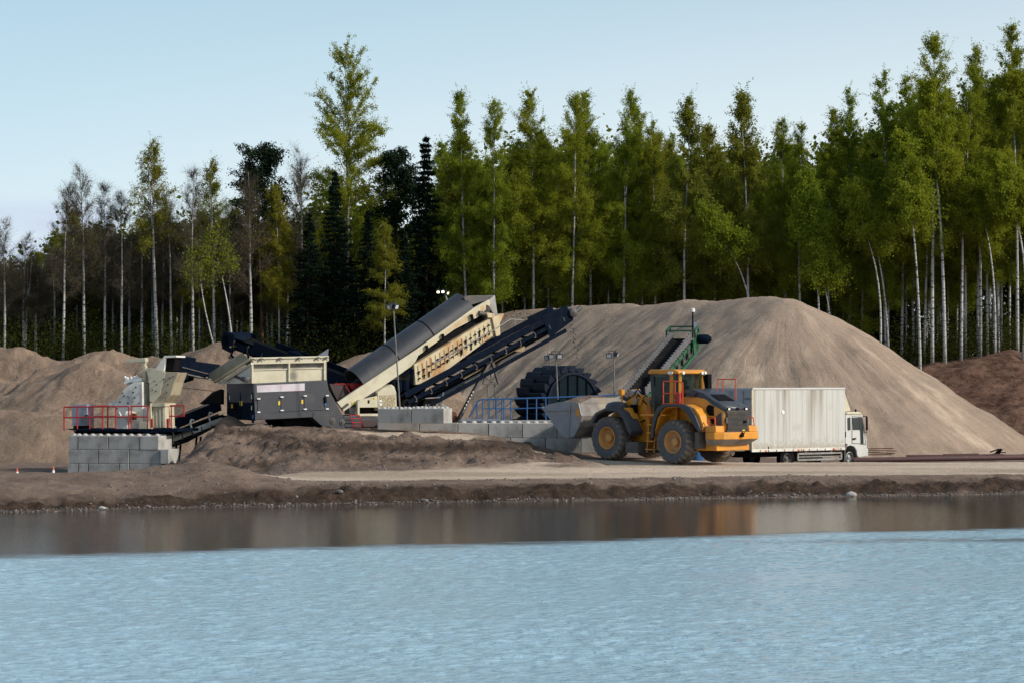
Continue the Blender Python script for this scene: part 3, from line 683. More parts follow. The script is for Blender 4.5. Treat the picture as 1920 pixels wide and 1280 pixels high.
# the far wood behind the last single trees reads as one mass
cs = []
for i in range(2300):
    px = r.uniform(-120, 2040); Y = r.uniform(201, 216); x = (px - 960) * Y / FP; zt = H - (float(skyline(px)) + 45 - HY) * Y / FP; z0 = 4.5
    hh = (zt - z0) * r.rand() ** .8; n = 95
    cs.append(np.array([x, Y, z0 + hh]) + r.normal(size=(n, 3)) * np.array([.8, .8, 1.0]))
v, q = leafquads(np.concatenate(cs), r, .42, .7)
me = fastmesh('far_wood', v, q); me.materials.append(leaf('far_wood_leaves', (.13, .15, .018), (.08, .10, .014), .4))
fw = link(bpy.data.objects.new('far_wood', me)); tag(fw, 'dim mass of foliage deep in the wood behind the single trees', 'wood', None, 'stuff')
# ---------------------------------------------------------------- wheels
def wheel(parent, c, ax, Rr, W, lugs=0, rimr=.52, tm=None, rimm=None, lab=None, dual=False):
    c = Vector(c); ax = Vector(ax).normalized(); tm = tm or M['tyre']; h = W / 2; sw = Rr * (.055 if lugs else .03)
    prof = [(Rr * rimr, -h * .72), (Rr * (rimr + .06), -h * .92), (Rr * .78, -h), (Rr * .92, -h * .97), (Rr - sw, -h * .86), (Rr - sw * .6, -h * .5), (Rr - sw * .5, 0),
            (Rr - sw * .6, h * .5), (Rr - sw, h * .86), (Rr * .92, h * .97), (Rr * .78, h), (Rr * (rimr + .06), h * .92), (Rr * rimr, h * .72), (Rr * (rimr - .03), 0)]
    mb = MB().lathe(c, ax, prof, 48, True)
    o = mb.build('wheel', tm, parent, smooth=50, label=lab)
    if lugs:
        a = ax.orthogonal().normalized(); b = ax.cross(a); lg = MB()
        for side in (-1, 1):
            for i in range(lugs):
                t0 = 2 * math.pi * (i + (.5 if side > 0 else 0)) / lugs; q = []
                for (u0, tt, rad) in ((.02, .0, Rr), (.55, .16, Rr), (.98, .20, Rr - sw * .8), (1.02, .22, Rr * .90)):
                    for dt in (0, .135): th = t0 + tt + dt; q.append(c + ax * (side * h * u0) + (a * math.cos(th) + b * math.sin(th)) * rad)
                qi = [p - (p - c - ax * (p - c).dot(ax)).normalized() * sw * 1.6 for p in q]
                n = len(lg.v); lg.v += [tuple(p) for p in q + qi]
                for k in (0, 2, 4):
                    lg.f += [(n + k, n + k + 1, n + k + 3, n + k + 2), (n + 8 + k, n + 10 + k, n + 11 + k, n + 9 + k), (n + k, n + k + 2, n + k + 10, n + k + 8), (n + k + 1, n + k + 9, n + k + 11, n + k + 3)]
                lg.f += [(n, n + 8, n + 9, n + 1), (n + 6, n + 7, n + 15, n + 14)]
        lg.build('tread', M['lug'], o)
    r = Rr * rimr
    for sd in ((-1, 1) if dual else (1,)):
        A = ax * sd
        mb = MB().lathe(c, A, [(r * .2, -h * .3), (r * .98, -h * .3), (r * .98, h * .78), (r * 1.06, h * .93), (r * 1.0, h * .98), (r * .92, h * .80), (r * .80, h * .30), (r * .72, h * .22), (r * .40, h * .26), (r * .38, h * .62), (r * .30, h * .70), (r * .02, h * .70)], 36)
        a = A.orthogonal().normalized(); b = A.cross(a)
        for i in range(10):
            t = i * .628; p = c + A * h * .23 + (a * math.cos(t) + b * math.sin(t)) * r * .56; mb.tube([p, p + A * h * .09], r * .05, 6)
        mb.build('rim', rimm or M['rim'], o, smooth=35)
    return o
# ---------------------------------------------------------------- conveyor
def conveyor(root, A, B, wdt, railm, h=.22, n=10, skirt=.0, beltm=None, side=None, drum=.2, parts=True, lattice=False):
    A = Vector(A); B = Vector(B); d = (B - A).normalized(); L = (B - A).length
    x = Vector(side).normalized() if side else d.cross(V(0, 0, 1)).normalized(); u = x.cross(d).normalized()
    if u.z < 0: u = -u
    for sg in (-1, 1):
        e = x * sg * wdt / 2; m = MB()
        if lattice:
            m.bar(A + e, B + e, .07, .09); m.bar(A + e - u * h * 2, B + e - u * h * 2, .06, .08); k = int(L / (h * 2.4))
            for i in range(k):
                p = A + e + d * L * i / k; q = A + e + d * L * (i + 1) / k; m.bar(p, q - u * h * 2, .035) if i % 2 else m.bar(p - u * h * 2, q, .035)
        else:
            m.bar(A + e - u * h / 2, B + e - u * h / 2, .09, h)
        if skirt:
            m.bar(A + e * .96 + u * skirt / 2 + d * .3, B + e * .96 + u * skirt / 2 - d * .8, .03, skirt)
        m.build('side_frame', railm, root, bevel=.006)
    b = MB(); N_ = 6; beltm = beltm or M['black']
    prof = [(-.46, .10), (-.30, .02), (-.1, -.03), (.1, -.03), (.30, .02), (.46, .10), (.46, .08), (.1, -.055), (-.1, -.055), (-.46, .08)]
    b.prism([A + x * wdt * p + u * (q + .05) for p, q in prof], [B + x * wdt * p + u * (q + .05) for p, q in prof])
    lo = [(-.42, -h - .10), (.42, -h - .10), (.42, -h - .115), (-.42, -h - .115)]
    b.prism([A + x * wdt * p + u * q for p, q in lo], [B + x * wdt * p + u * q for p, q in lo])
    for e, s_ in ((A, -1), (B, 1)):
        b.lathe(e - u * .12 - x * wdt * .43, x, [(drum, 0), (drum, wdt * .86)], 20)
    b.build('belt', beltm, root, smooth=40)
    for i in range(n):
        p = A + d * L * (i + .5) / n; m = MB()
        for sg in (-1, 1): m.tube([p + x * sg * wdt * .50 + u * .06, p + x * sg * wdt * .56 - u * .02, p + x * sg * wdt * .56 - u * h], .028, 6)
        m.tube([p - x * wdt * .5 - u * (h + .02), p + x * wdt * .5 - u * (h + .02)], .05, 8); m.build('roller', M['dsteel'], root)
    return d, u, x
def floodlight(root, p, yaw, tilt=-15, s=.34, lit=False):
    p = Vector(p); a = R(yaw); f = V(math.sin(a), -math.cos(a), math.tan(R(tilt))).normalized(); x = f.cross(V(0, 0, 1)).normalized(); u = x.cross(f)
    def bx(m, c, w_, h_, d0, d1, sc2=1):
        q = [(-1, -1), (1, -1), (1, 1), (-1, 1)]
        m.prism([c + x * i * w_ / 2 + u * j * h_ / 2 + f * d1 for i, j in q], [c + x * i * w_ / 2 * sc2 + u * j * h_ / 2 * sc2 + f * d0 for i, j in q])
    m = MB(); bx(m, p, s, s * .85, -.12, .06, .7); m.bar(p - f * .1 + u * s * .3, p - f * .1 + u * s * .75, .03)
    o = m.build('floodlight', M['lamp'], root, bevel=.01); m = MB(); bx(m, p, s * .72, s * .6, .058, .068); m.build('lens', M['lit'] if lit else M['lens'], o)
def lamp_pole(px, ptop, pbot, Y, lamps, label, r=.028, lean=0, lit=False, arm=True, group='floodlight poles'):
    T = P(px, ptop, Y); B = P(px + lean, pbot, Y); root = thing('floodlight_pole', label, 'floodlight pole', tuple(B), group)
    MB().tube([B, T], [r * 1.2, r], 8).build('pole', M['pole'], root, smooth=40)
    xs_ = [(a - px) for a, b, c in lamps]; k = Y / FP
    if arm:
        zt = T.z - .03; MB().bar(V(T.x + min(min(xs_), -3) * k, Y, zt), V(T.x + max(max(xs_), 3) * k, Y, zt), .04).build('crossarm', M['dsteel'], root)
    for a, b, c in lamps: floodlight(root, P(a, b, Y - .08), c, -22, .25 if not lit else .15, lit)
    return root

# ---------------------------------------------------------------- wheel loader
F = Frame(1310.7, 99.5, -46); gL = .70
OL = F.pt(-1.7, 0, gL)
ld = thing('wheel_loader', 'dirty orange-yellow wheel loader with a full bucket, parked before the white truck', 'wheel loader', tuple(OL))
ax = -F.v
for s_, z_, lab in ((-.07, .72, None), (-3.59, .82, None)):
    for t_, sd in ((-1.13, 1), (1.13, -1)):
        zz = z_ + .86 + (.03 if t_ > 0 else 0)
        wheel(ld, F.pt(s_, t_, zz), ax * sd, .86, .66, 22, .50)
for s_, z_ in ((-.07, 1.55), (-3.59, 1.66)):
    MB().tube([F.pt(s_, -1.0, z_), F.pt(s_, -.45, z_), F.pt(s_, -.3, z_), F.pt(s_, .3, z_), F.pt(s_, .45, z_), F.pt(s_, 1.0, z_)], [.2, .18, .32, .32, .18, .2], 14).build('axle', M['yellow'], ld, smooth=40)
# engine hood with tapering tail
def sec(s, hw, zb, zt, r=.18):   # cross-section loop at s
    return [F.pt(s, -hw, zb), F.pt(s, -hw, zt - r), F.pt(s, -hw + r * .35, zt - r * .3), F.pt(s, -hw + r, zt), F.pt(s, hw - r, zt), F.pt(s, hw - r * .35, zt - r * .3), F.pt(s, hw, zt - r), F.pt(s, hw, zb)]
def loft(m, secs):
    for a_, b_ in zip(secs, secs[1:]):
        n = len(m.v); k = len(a_); m.v += [tuple(p) for p in a_ + b_]
        for i in range(k): j = (i + 1) % k; m.f.append((n + i, n + j, n + k + j, n + k + i))
    m.poly(secs[0]); m.poly(secs[-1]); return m
def weld(o, d=.001):
    import bmesh
    bm = bmesh.new(); bm.from_mesh(o.data); bmesh.ops.remove_doubles(bm, verts=bm.verts, dist=d)
    bmesh.ops.recalc_face_normals(bm, faces=bm.faces); bm.to_mesh(o.data); bm.free(); return o
hd = weld(loft(MB(), [sec(-.35, .70, 1.9, 3.36), sec(.25, .74, 1.9, 3.38), sec(.9, .76, 1.9, 3.30), sec(1.5, .74, 1.9, 3.02), sec(1.88, .70, 1.95, 2.88)]).build('hood', M['yellow'], ld, smooth=30))
cap = weld(loft(MB(), [sec(-.42, .60, 3.30, 3.62, .12), sec(.20, .66, 3.28, 3.64, .12), sec(.75, .68, 3.14, 3.50, .12), sec(1.35, .70, 2.93, 3.20, .10), sec(1.96, .66, 2.78, 2.97, .08)]).build('hood_top', M['loadergrey'], ld, smooth=30))
m = MB(); tp = [(.95, .42), (1.45, .46), (1.45, -.46), (.95, -.42)]
zt = lambda s: float(np.interp(s, [.2, .75, 1.35, 1.96], [3.645, 3.505, 3.205, 2.975]))
m.prism([F.pt(a_, b_, zt(a_) + .012) for a_, b_ in tp], [F.pt(a_, b_, zt(a_) - .03) for a_, b_ in tp]); m.build('intake_screen', M['black'], hd)
for t_ in (-.5, 0, .5):
    m = MB().fbox(F, 1.93, 1.99, t_ - .09, t_ + .09, 2.80, 2.92); o = m.build('lamp_recess', M['black'], ld, bevel=.01)
    if t_: MB().fbox(F, 1.985, 2.0, t_ - .06, t_ + .05, 2.825, 2.90).build('tail_lamp', M['white'], o)
# side dark accent on the hood, vents, rear grille
def side(pts, name, m_, t0=-.775, th=.03, par=None, fz=Z5, bevel=0):
    return MB().fp(F, [fz(*p) for p in pts], t0, t0 + th).build(name, m_, par or ld, bevel=bevel)
side([(1110, 705), (1125, 680), (1185, 680), (1160, 712)], 'hood_accent', M['loadergrey'], -.765, .06)
side([(1258, 785), (1275, 768), (1308, 780), (1312, 905), (1256, 905)], 'side_vent', M['black'], -.775, .05)
side([(1256, 845), (1312, 850), (1312, 858), (1256, 855)], 'vent_bar', M['yellow'], -.79, .03)
side([(1330, 850), (1368, 822), (1370, 915), (1328, 915)], 'corner_vent', M['loadergrey'], -.775, .05)
m = MB(); gp = [(-.62, 1.99), (-.56, 2.06), (-.56, 2.30), (-.66, 2.33), (-.66, 2.52), (-.56, 2.55), (-.56, 2.66), (-.62, 2.80), (.62, 2.80), (.60, 2.5), (.66, 2.48), (.66, 2.3), (.60, 2.26), (.62, 1.99)]
m.prism([F.pt(1.90, a_, b_) for a_, b_ in gp], [F.pt(1.98, a_, b_) for a_, b_ in gp]); gr = m.build('radiator_grille', M['dsteel'], ld, bevel=.01)
m = MB()
for i in range(16): m.fbox(F, 1.975, 1.995, -.56, .58, 2.03 + i * .048, 2.045 + i * .048)
m.build('slats', M['black'], gr); MB().fbox(F, 1.98, 2.05, .34, .46, 2.33, 2.42).build('grille_latch', M['black'], gr)
MB().fbox(F, 1.99, 2.0, .26, .40, 2.02, 2.07).build('sticker', M['sticker'], gr)
# counterweight
m = MB(); pl = [(1.42, -1.24), (1.90, -1.26), (2.12, -.95), (2.18, 0), (2.12, .95), (1.92, 1.27), (1.42, 1.24)]
m.prism([F.pt(a_, b_, 1.98) for a_, b_ in pl], [F.pt(a_, b_, 1.70) for a_, b_ in pl])
pl2 = [(1.42, -1.1), (1.75, -1.12), (1.93, -.85), (1.98, 0), (1.93, .85), (1.75, 1.1), (1.42, 1.1)]
cw = m.build('counterweight', M['yellow'], ld, bevel=.03)
m = MB(); n = len(m.v); m.v += [tuple(F.pt(a_, b_, 1.70)) for a_, b_ in pl] + [tuple(F.pt(a_ * .93, b_ * .9, 1.47)) for a_, b_ in pl2]
for i in range(7): j = (i + 1) % 7; m.f.append((i, j, 7 + j, 7 + i))
m.f += [tuple(range(7)), tuple(range(7, 14))]; m.build('counterweight_underside', M['bucketd'], cw, bevel=.01)
for sg in (-1, 1):
    A_ = [(1.42, 1.24), (1.95, 1.22), (1.95, .72), (1.42, .72)]
    m = MB().prism([F.pt(a_, sg * b_, 1.975) for a_, b_ in A_], [F.pt(a_ * .985, sg * (b_ - .02), 2.22) for a_, b_ in A_]); o = m.build('counterweight_shoulder', M['yellow'], cw, bevel=.03)
    MB().fbox(F, 1.60, 1.88, sg * 1.0 - .16, sg * 1.0 + .16, 2.2, 2.235).build('tread_plate', M['dsteel'], o)
MB().fbox(F, .7, 1.75, -.95, .95, 1.27, 1.60).build('rear_bumper_beam', M['yellow'], ld, bevel=.02)
m = MB().fbox(F, 2.15, 2.26, -.10, .06, 1.80, 1.90); m.tube([F.pt(2.22, 0, 1.78), F.pt(2.22, 0, 1.98)], .03, 8); m.tube([F.pt(2.2, .02, 1.9), F.pt(2.28, .08, 1.96)], .025); m.build('tow_hitch', M['black'], ld)
# frames, belly
MB().fbox(F, -1.8, 1.4, -.5, .5, 1.25, 2.1).build('rear_frame', M['yellow'], ld, bevel=.03)
MB().sz(F, [(-2.2, 1.3), (-4.1, 1.4), (-4.2, 1.9), (-3.5, 2.2), (-2.9, 3.2), (-2.5, 3.3), (-2.3, 2.6)], -.45, -.2).build('front_frame', M['yellow'], ld, bevel=.02)
MB().sz(F, [(-2.2, 1.3), (-4.1, 1.4), (-4.2, 1.9), (-3.5, 2.2), (-2.9, 3.2), (-2.5, 3.3), (-2.3, 2.6)], .2, .45).build('front_frame', M['yellow'], ld, bevel=.02)
MB().fbox(F, -4.0, -2.3, -.2, .2, 1.45, 2.2).build('axle_housing', M['dsteel'], ld, bevel=.02)
m = MB(); m.tube([F.pt(-2.1, 0, 1.1), F.pt(-2.1, 0, 2.5)], .16, 12)
for i in range(4): m.tube([F.pt(-2.5, -.3 + i * .2, 1.7), F.pt(-2.0, -.3 + i * .2, 1.55 + .1 * i), F.pt(-1.6, -.3 + i * .2, 1.8)], .035, 6)
m.build('articulation_joint', M['dsteel'], ld, smooth=40)
# fenders
fd = [(-1.13, 1.72), (-1.10, 2.05), (-.98, 2.45), (-.80, 2.74), (-.58, 2.90), (-.2, 2.95), (.22, 2.93), (.55, 2.74), (.85, 2.42), (1.08, 2.12), (1.30, 1.97), (1.32, 2.10), (1.22, 2.30), (1.05, 2.62), (.80, 2.90), (.45, 3.05), (-.65, 3.04), (-.95, 2.85), (-1.14, 2.52), (-1.25, 2.08), (-1.26, 1.72)]
for t0, t1 in ((-1.42, -1.30), (1.30, 1.42)):
    MB().sz(F, fd, t0, t1).build('fender_lip', M['loadergrey'], ld, bevel=.02)
inn = [(-1.05, 2.05), (-.80, 2.70), (-.55, 2.88), (.2, 2.90), (.9, 2.35), (1.10, 2.10), (1.42, 1.98), (1.42, 2.95), (.8, 3.0), (-.6, 3.02), (-1.0, 2.6)]
for t0, t1 in ((-1.30, -.5), (.5, 1.30)):
    MB().sz(F, [(-1.2, 1.75), (-1.06, 2.05), (-.80, 2.72), (-.55, 2.89), (.2, 2.93), (.9, 2.38), (1.28, 2.02), (1.38, 2.2), (1.2, 2.62), (.95, 2.88), (.5, 3.03), (-.65, 3.02), (-.98, 2.78), (-1.18, 2.4)], t0, t1).build('fender', M['yellow'], ld, bevel=.02)
MB().fbox(F, 1.0, 1.2, -1.36, -.85, 1.35, 1.98).build('mudflap', M['dsteel'], ld)
ff = [(-4.35, 2.25), (-4.15, 2.58), (-3.7, 2.74), (-3.1, 2.72), (-2.75, 2.42), (-2.5, 1.95), (-2.35, 1.78), (-2.28, 1.95), (-2.5, 2.35), (-2.8, 2.72), (-3.1, 2.84), (-3.75, 2.86), (-4.25, 2.68), (-4.45, 2.3)]
for t0, t1 in ((-1.42, -.72), (.72, 1.42)):
    MB().sz(F, ff, t0, t1).build('front_fender', M['loadergrey'], ld, bevel=.03)
MB().sz(F, [(-3.12, 2.88), (-2.82, 2.88), (-2.32, 1.98), (-2.62, 2.0)], -1.0, -.65).build('fender_panel', M['yellow'], ld, bevel=.02)
MB().fbox(F, -2.66, -1.98, -1.35, -.75, 1.12, 1.55).build('mudflap', M['dsteel'], ld)
# black dome behind bucket
MB().lathe(F.pt(-3.55, -.9, 2.84), V(0, 0, 1), [(.46, 0), (.46, .10), (.36, .22), (.15, .28), (.02, .29)], 20).build('lift_cylinder_cover', M['loadergrey'], ld, smooth=50)
# cab
cz0, cz1 = 2.05, 4.22
MB().sz(F, [(-1.92, 4.20), (-1.96, 4.28), (-1.85, 4.38), (-.55, 4.38), (-.32, 4.30), (-.34, 4.20)], -.84, .84).build('cab_roof', M['yellow'], ld, bevel=.04)
cabp = lambda t: [(-1.80, 2.0), (-1.80, 4.22), (-.45, 4.22), (-.55, 2.6), (-.55, 2.0)]
MB().fbox(F, -1.78, -.50, -.74, .74, 2.0, 2.92).build('cab_base', M['yellow'], ld, bevel=.03)
MB().sz(F, [(-1.70, 2.95), (-1.80, 4.2), (-.50, 4.2), (-.52, 2.95)], -.70, .70).build('cab_glass', M['glass'], ld)
for t_ in (-.73, .73):
    MB().bar(F.pt(-1.74, t_, 2.9), F.pt(-1.86, t_, 4.22), .10, .07).build('cab_pillar', M['loadergrey'], ld, bevel=.01)
    MB().bar(F.pt(-.78, t_, 2.9), F.pt(-.78, t_, 4.22), .15, .12).build('cab_pillar', M['yellow'], ld, bevel=.02)
    MB().bar(F.pt(-.42, t_ * .9, 2.9), F.pt(-.40, t_ * .9, 4.22), .12, .12).build('cab_pillar', M['yellow'], ld, bevel=.02)
# door outline and frame
dr = MB()
for a_, b_ in (((-1.66, 2.42), (-1.74, 4.15)), ((-1.74, 4.15), (-.92, 4.15)), ((-.92, 4.15), (-.92, 2.42)), ((-.92, 2.42), (-1.66, 2.42))): dr.bar(F.pt(a_[0], -.76, a_[1]), F.pt(b_[0], -.76, b_[1]), .05, .05)
do = dr.build('cab_door', M['loadergrey'], ld); MB().sz(F, [(-1.64, 2.45), (-1.70, 4.1), (-.95, 4.1), (-.95, 2.45)], -.765, -.755).build('door_glass', M['glass'], do)
m = MB().fbox(F, -1.25, -.75, -.25, .25, 2.9, 3.1); m.fbox(F, -.85, -.72, -.24, .24, 3.0, 3.75); m.fbox(F, -.83, -.74, -.14, .14, 3.75, 3.98); m.build('seat', M['black'], ld, bevel=.04)
m = MB().lathe(F.pt(-1.42, 0, 3.30), V(.35, .1, .9), [(.20, 0), (.22, .02), (.20, .03)], 20, True); m.tube([F.pt(-1.6, 0, 2.9), F.pt(-1.42, 0, 3.3)], .04); m.build('steering_wheel', M['black'], ld)
for s_, t_ in ((-1.9, -.5), (-1.9, .5), (-.30, -.62), (-.30, .66), (-.30, .48), (-.62, -.86), (-.75, -.86)):
    MB().lathe(F.pt(s_, t_, 4.24), F.u * (-1 if s_ < -1 else 1) if abs(t_) < .8 else -F.v, [(.05, 0), (.065, .06), (.05, .07)], 12).build('work_lamp', M['white'], ld)
for t_ in (-1.0,):
    m = MB().fbox(F, -1.98, -1.92, t_ - .12, t_ + .12, 3.75, 4.1); m.tube([F.pt(-1.9, t_ + .1, 4.1), F.pt(-1.85, -.72, 4.2)], .02); m.build('mirror', M['black'], ld, bevel=.01)
# platforms, railings, ladder
def rail(pts, r=.022): m = MB(); [m.tube([F.pt(*a_), F.pt(*b_)], r, 6) for a_, b_ in zip(pts, pts[1:])]; return m
m = rail([(-.66, -1.33, 3.03), (-.66, -1.33, 3.92), (.05, -1.33, 3.92), (.35, -1.33, 3.85), (.35, -1.33, 3.0)]); m.tube([F.pt(-.66, -1.33, 3.45), F.pt(.35, -1.33, 3.45)], .02, 6); m.tube([F.pt(-.05, -1.33, 3.03), F.pt(-.05, -1.33, 3.92)], .02, 6)
m.fbox(F, -.7, .35, -1.38, -1.30, 3.0, 3.08); m.build('handrail', M['orange'], ld)
m = rail([(-.2, 1.3, 3.1), (-.2, 1.3, 4.0), (.75, 1.3, 4.0), (.75, 1.3, 3.1)]); m.tube([F.pt(.1, 1.3, 3.1), F.pt(.1, 1.3, 4.0)], .02, 6); m.build('handrail', M['orange'], ld)
for t_ in (-1.12, 1.12): rail([(1.5, t_, 2.2), (1.5, t_, 2.48), (1.62, t_, 2.52), (1.8, t_, 2.52), (1.85, t_, 2.2)]).build('grab_rail', M['orange'], ld)
m = MB()
for s_ in (-1.66, -1.28): m.bar(F.pt(s_, -1.2, 1.15), F.pt(s_, -1.05, 2.65), .04, .07)
for i in range(5): m.fbox(F, -1.68, -1.26, -1.27 + i * .03, -1.05 + i * .03, 1.25 + i * .32, 1.29 + i * .32)
m.build('ladder', M['yellow'], ld)
rail([(-1.7, -1.2, 2.5), (-1.72, -1.22, 2.75), (-1.55, -1.22, 2.82), (-1.5, -1.2, 2.4)]).build('grab_rail', M['orange'], ld)
MB().fbox(F, .0, .18, -1.33, -1.2, 3.05, 3.50).build('fire_extinguisher', M['red'], ld, bevel=.04)
MB().fbox(F, -1.9, -.6, -1.3, -.74, 2.58, 2.64).build('step_platform', M['yellow'], ld)
m = MB().sz(F, [(-.02, 3.55), (-.14, 4.12), (.0, 4.2), (.14, 4.2), (.14, 3.55)], .36, .60); m.build('exhaust_stack', M['black'], ld, bevel=.03)
# lift arms, bell crank, bucket
for t_ in (-.55, .40):
    MB().sz(F, [(-2.45, 3.35), (-2.75, 3.45), (-3.7, 2.95), (-4.75, 2.15), (-4.95, 1.65), (-4.65, 1.55), (-4.35, 1.95), (-3.6, 2.45), (-2.6, 3.0)], t_, t_ + .15).build('lift_arm', M['yellow'], ld, bevel=.02)
MB().sz(F, [(-3.25, 3.62), (-3.55, 3.60), (-3.50, 3.05), (-3.35, 2.55), (-3.1, 2.55), (-3.15, 3.1)], -.1, .12).build('bell_crank', M['yellow'], ld, bevel=.02)
m = MB().tube([F.pt(-3.35, -.55, 3.38), F.pt(-3.35, -.08, 3.38)], .11, 12); m.tube([F.pt(-3.1, -.6, 3.45), F.pt(-3.1, -.1, 3.45)], .14, 14); m.build('pivot_pin', M['steel'], ld, smooth=40)
m = MB().tube([F.pt(-3.4, 0, 3.45), F.pt(-2.6, 0, 3.1)], .09, 12); m.tube([F.pt(-2.9, -.62, 2.7), F.pt(-2.75, -.62, 3.25)], .09, 10); m.build('tilt_cylinder', M['steel'], ld, smooth=40)
m = MB()
for k, (a_, b_, c_) in enumerate((((-3.1, -.45, 3.3), (-2.8, -.5, 3.62), (-2.5, -.4, 3.3)), ((-3.0, -.5, 3.1), (-2.7, -.6, 3.4), (-2.4, -.4, 3.0)), ((-3.0, -.6, 2.5), (-2.7, -.7, 2.2), (-2.4, -.5, 2.4)))): m.tube([F.pt(*a_), F.pt(*b_), F.pt(*c_)], .03, 6)
m.fbox(F, -2.95, -2.7, -.78, -.6, 2.45, 3.0); m.build('hydraulic_hoses', M['black'], ld)
m = MB().bar(F.pt(-3.32, -.85, 2.85), F.pt(-3.32, -.85, 3.55), .06); m.fbox(F, -3.44, -3.26, -.93, -.75, 3.35, 3.6); m.build('headlight_bracket', M['yellow'], ld, bevel=.01)
bk = [(-7.11, 2.83), (-6.03, 1.76), (-5.75, 1.66), (-5.35, 1.72), (-5.05, 2.10), (-4.92, 2.55), (-5.08, 3.04)]
innr = [(-5.12, 3.0), (-4.98, 2.55), (-5.1, 2.14), (-5.38, 1.80), (-5.74, 1.73), (-6.0, 1.83), (-7.05, 2.87)]
bo = MB().sz(F, bk + innr, -1.5, 1.5).build('bucket', M['bucketd'], ld)
for t_ in (-1.54, 1.49):
    MB().sz(F, [(-7.13, 2.83), (-6.03, 1.74), (-5.75, 1.64), (-5.33, 1.70), (-5.03, 2.10), (-4.90, 2.55), (-5.06, 3.06), (-5.5, 3.12), (-6.2, 3.08), (-6.8, 2.98)], t_, t_ + .05).build('side_plate', M['bucket'], bo, bevel=.01)
m = MB(); q = [(-1.5, 3.02), (-.75, 3.26), (.75, 3.26), (1.5, 3.02)]
m.prism([F.pt(-5.10, a_, b_) for a_, b_ in q], [F.pt(-5.06, a_, b_) for a_, b_ in q]); m.build('spill_guard', M['bucketd'], bo)
MB().sz(F, [(-5.22, 2.95), (-5.02, 2.75), (-4.95, 2.45), (-5.2, 2.62)], -1.56, -1.535).build('corner_plate', M['yellow'], bo)
m = MB(); m.bar(F.pt(-5.6, -1.565, 1.72), F.pt(-5.5, -1.565, 2.95), .03, .03); m.bar(F.pt(-6.9, -1.565, 2.72), F.pt(-5.15, -1.565, 2.80), .03, .04); m.bar(F.pt(-7.15, -1.5, 2.83), F.pt(-7.15, 1.5, 2.83), .03, .12); m.build('edge_bars', M['bucket'], bo)
m = MB()
for t_ in (-.55, -.1, .4): m.sz(F, [(-5.15, 1.55), (-4.6, 1.5), (-4.75, 2.2), (-5.0, 2.5)], t_, t_ + .12)
m.build('bucket_bracket', M['dsteel'], bo, bevel=.01)
# load in the bucket: a heaped sheet of gravelly sand
n_ = 40; S_, T_ = np.meshgrid(np.linspace(-7.0, -5.12, n_), np.linspace(-1.46, 1.46, 60))
hh_ = 2.82 + .50 * np.sin(np.clip((S_ + 7.05) / 1.95, 0, 1) * np.pi * .78) * (1 - (np.abs(T_) / 1.65) ** 2.6) + .07 * fbm(S_ * 3, T_ * 3, 5, .7)
Xb = F.O.x + F.u.x * S_ + F.v.x * T_; Yb = F.O.y + F.u.y * S_ + F.v.y * T_
go = gridmesh('gravel_load', Xb - Xb.mean(), Yb - Yb.mean(), hh_ - 2.8, gobj.data.materials[0]); go.location = (Xb.mean(), Yb.mean(), 2.8)
tag(go, 'heap of damp gravelly sand lying in the loader bucket', 'gravel')
# ---------------------------------------------------------------- box truck
F = Frame(1410, 110, 39); gT = .10
tk = thing('box_truck', 'white box truck with brown-streaked cargo box parked behind the loader', 'truck', tuple(F.pt(3, 1.2, gT)))
Ls = 5.74
MB().fbox(F, .03, Ls, .03, 2.5, .95, 3.60).build('cargo_box', M['truck'], tk)
MB().fbox(F, .02, Ls, 0, .03, .98, 3.58).build('side_panel', M['truckside'], tk)
m = MB()
for i in range(1, 15): m.fbox(F, i * Ls / 15 - .008, i * Ls / 15 + .008, -.004, .0, .99, 3.56)
m.build('panel_seams', pm('seam', (.45, .44, .41), rough=.6), tk)
m = MB().fbox(F, -.02, Ls + .02, -.03, .05, 3.56, 3.64); m.fbox(F, -.02, .05, -.03, 2.53, 3.56, 3.64); m.fbox(F, Ls - .04, Ls + .02, -.03, 2.53, 3.56, 3.64); m.build('roof_trim', M['truck'], tk, bevel=.015)
m = MB().fbox(F, -.03, .045, -.02, .05, .95, 3.56); m.build('corner_post', M['rusty'], tk)
m = MB().fbox(F, -.02, Ls, -.025, .05, .88, 1.0); m.build('lower_rail', M['creamw'], tk, bevel=.01)
m = MB()
for i in range(11): m.fbox(F, .45 + i * .5, .48 + i * .5, -.04, -.02, .87, .97)
m.build('rail_clips', M['rust'], tk)
for s_ in (.75, 2.75, 3.05, 5.0): MB().fbox(F, s_, s_ + .12, -.03, -.024, .89, .95).build('side_marker', M['orange'], tk)
rd_ = MB().fbox(F, -.01, .03, .05, 2.5, .98, 3.56).build('rear_door', pm('pale_blue_grey', (.42, .46, .52), (.38, .42, .48), 2, dirt=(.3, .3, .3)), tk); m = MB()
for t_ in (.5, 1.2, 1.35, 2.0): m.tube([F.pt(-.04, t_, 1.0), F.pt(-.04, t_, 3.5)], .02, 6)
for z_ in (1.3, 3.15): m.fbox(F, -.06, .0, .06, .4, z_, z_ + .05)
m.build('lock_bars', M['steel'], rd_)
o = MB().lathe(F.pt(1.87, -.002, 2.57), -F.v, [(.09, 0), (.09, .012), (.07, .02), (.02, .02)], 20).build('round_vent', M['white'], tk)
MB().fbox(F, .97, 1.01, -.02, 0, .98, 1.1).build('latch', M['black'], tk)
MB().fbox(F, .3, 6.9, .85, 1.65, .62, .88).build('chassis', M['black'], tk)
m = MB(); 
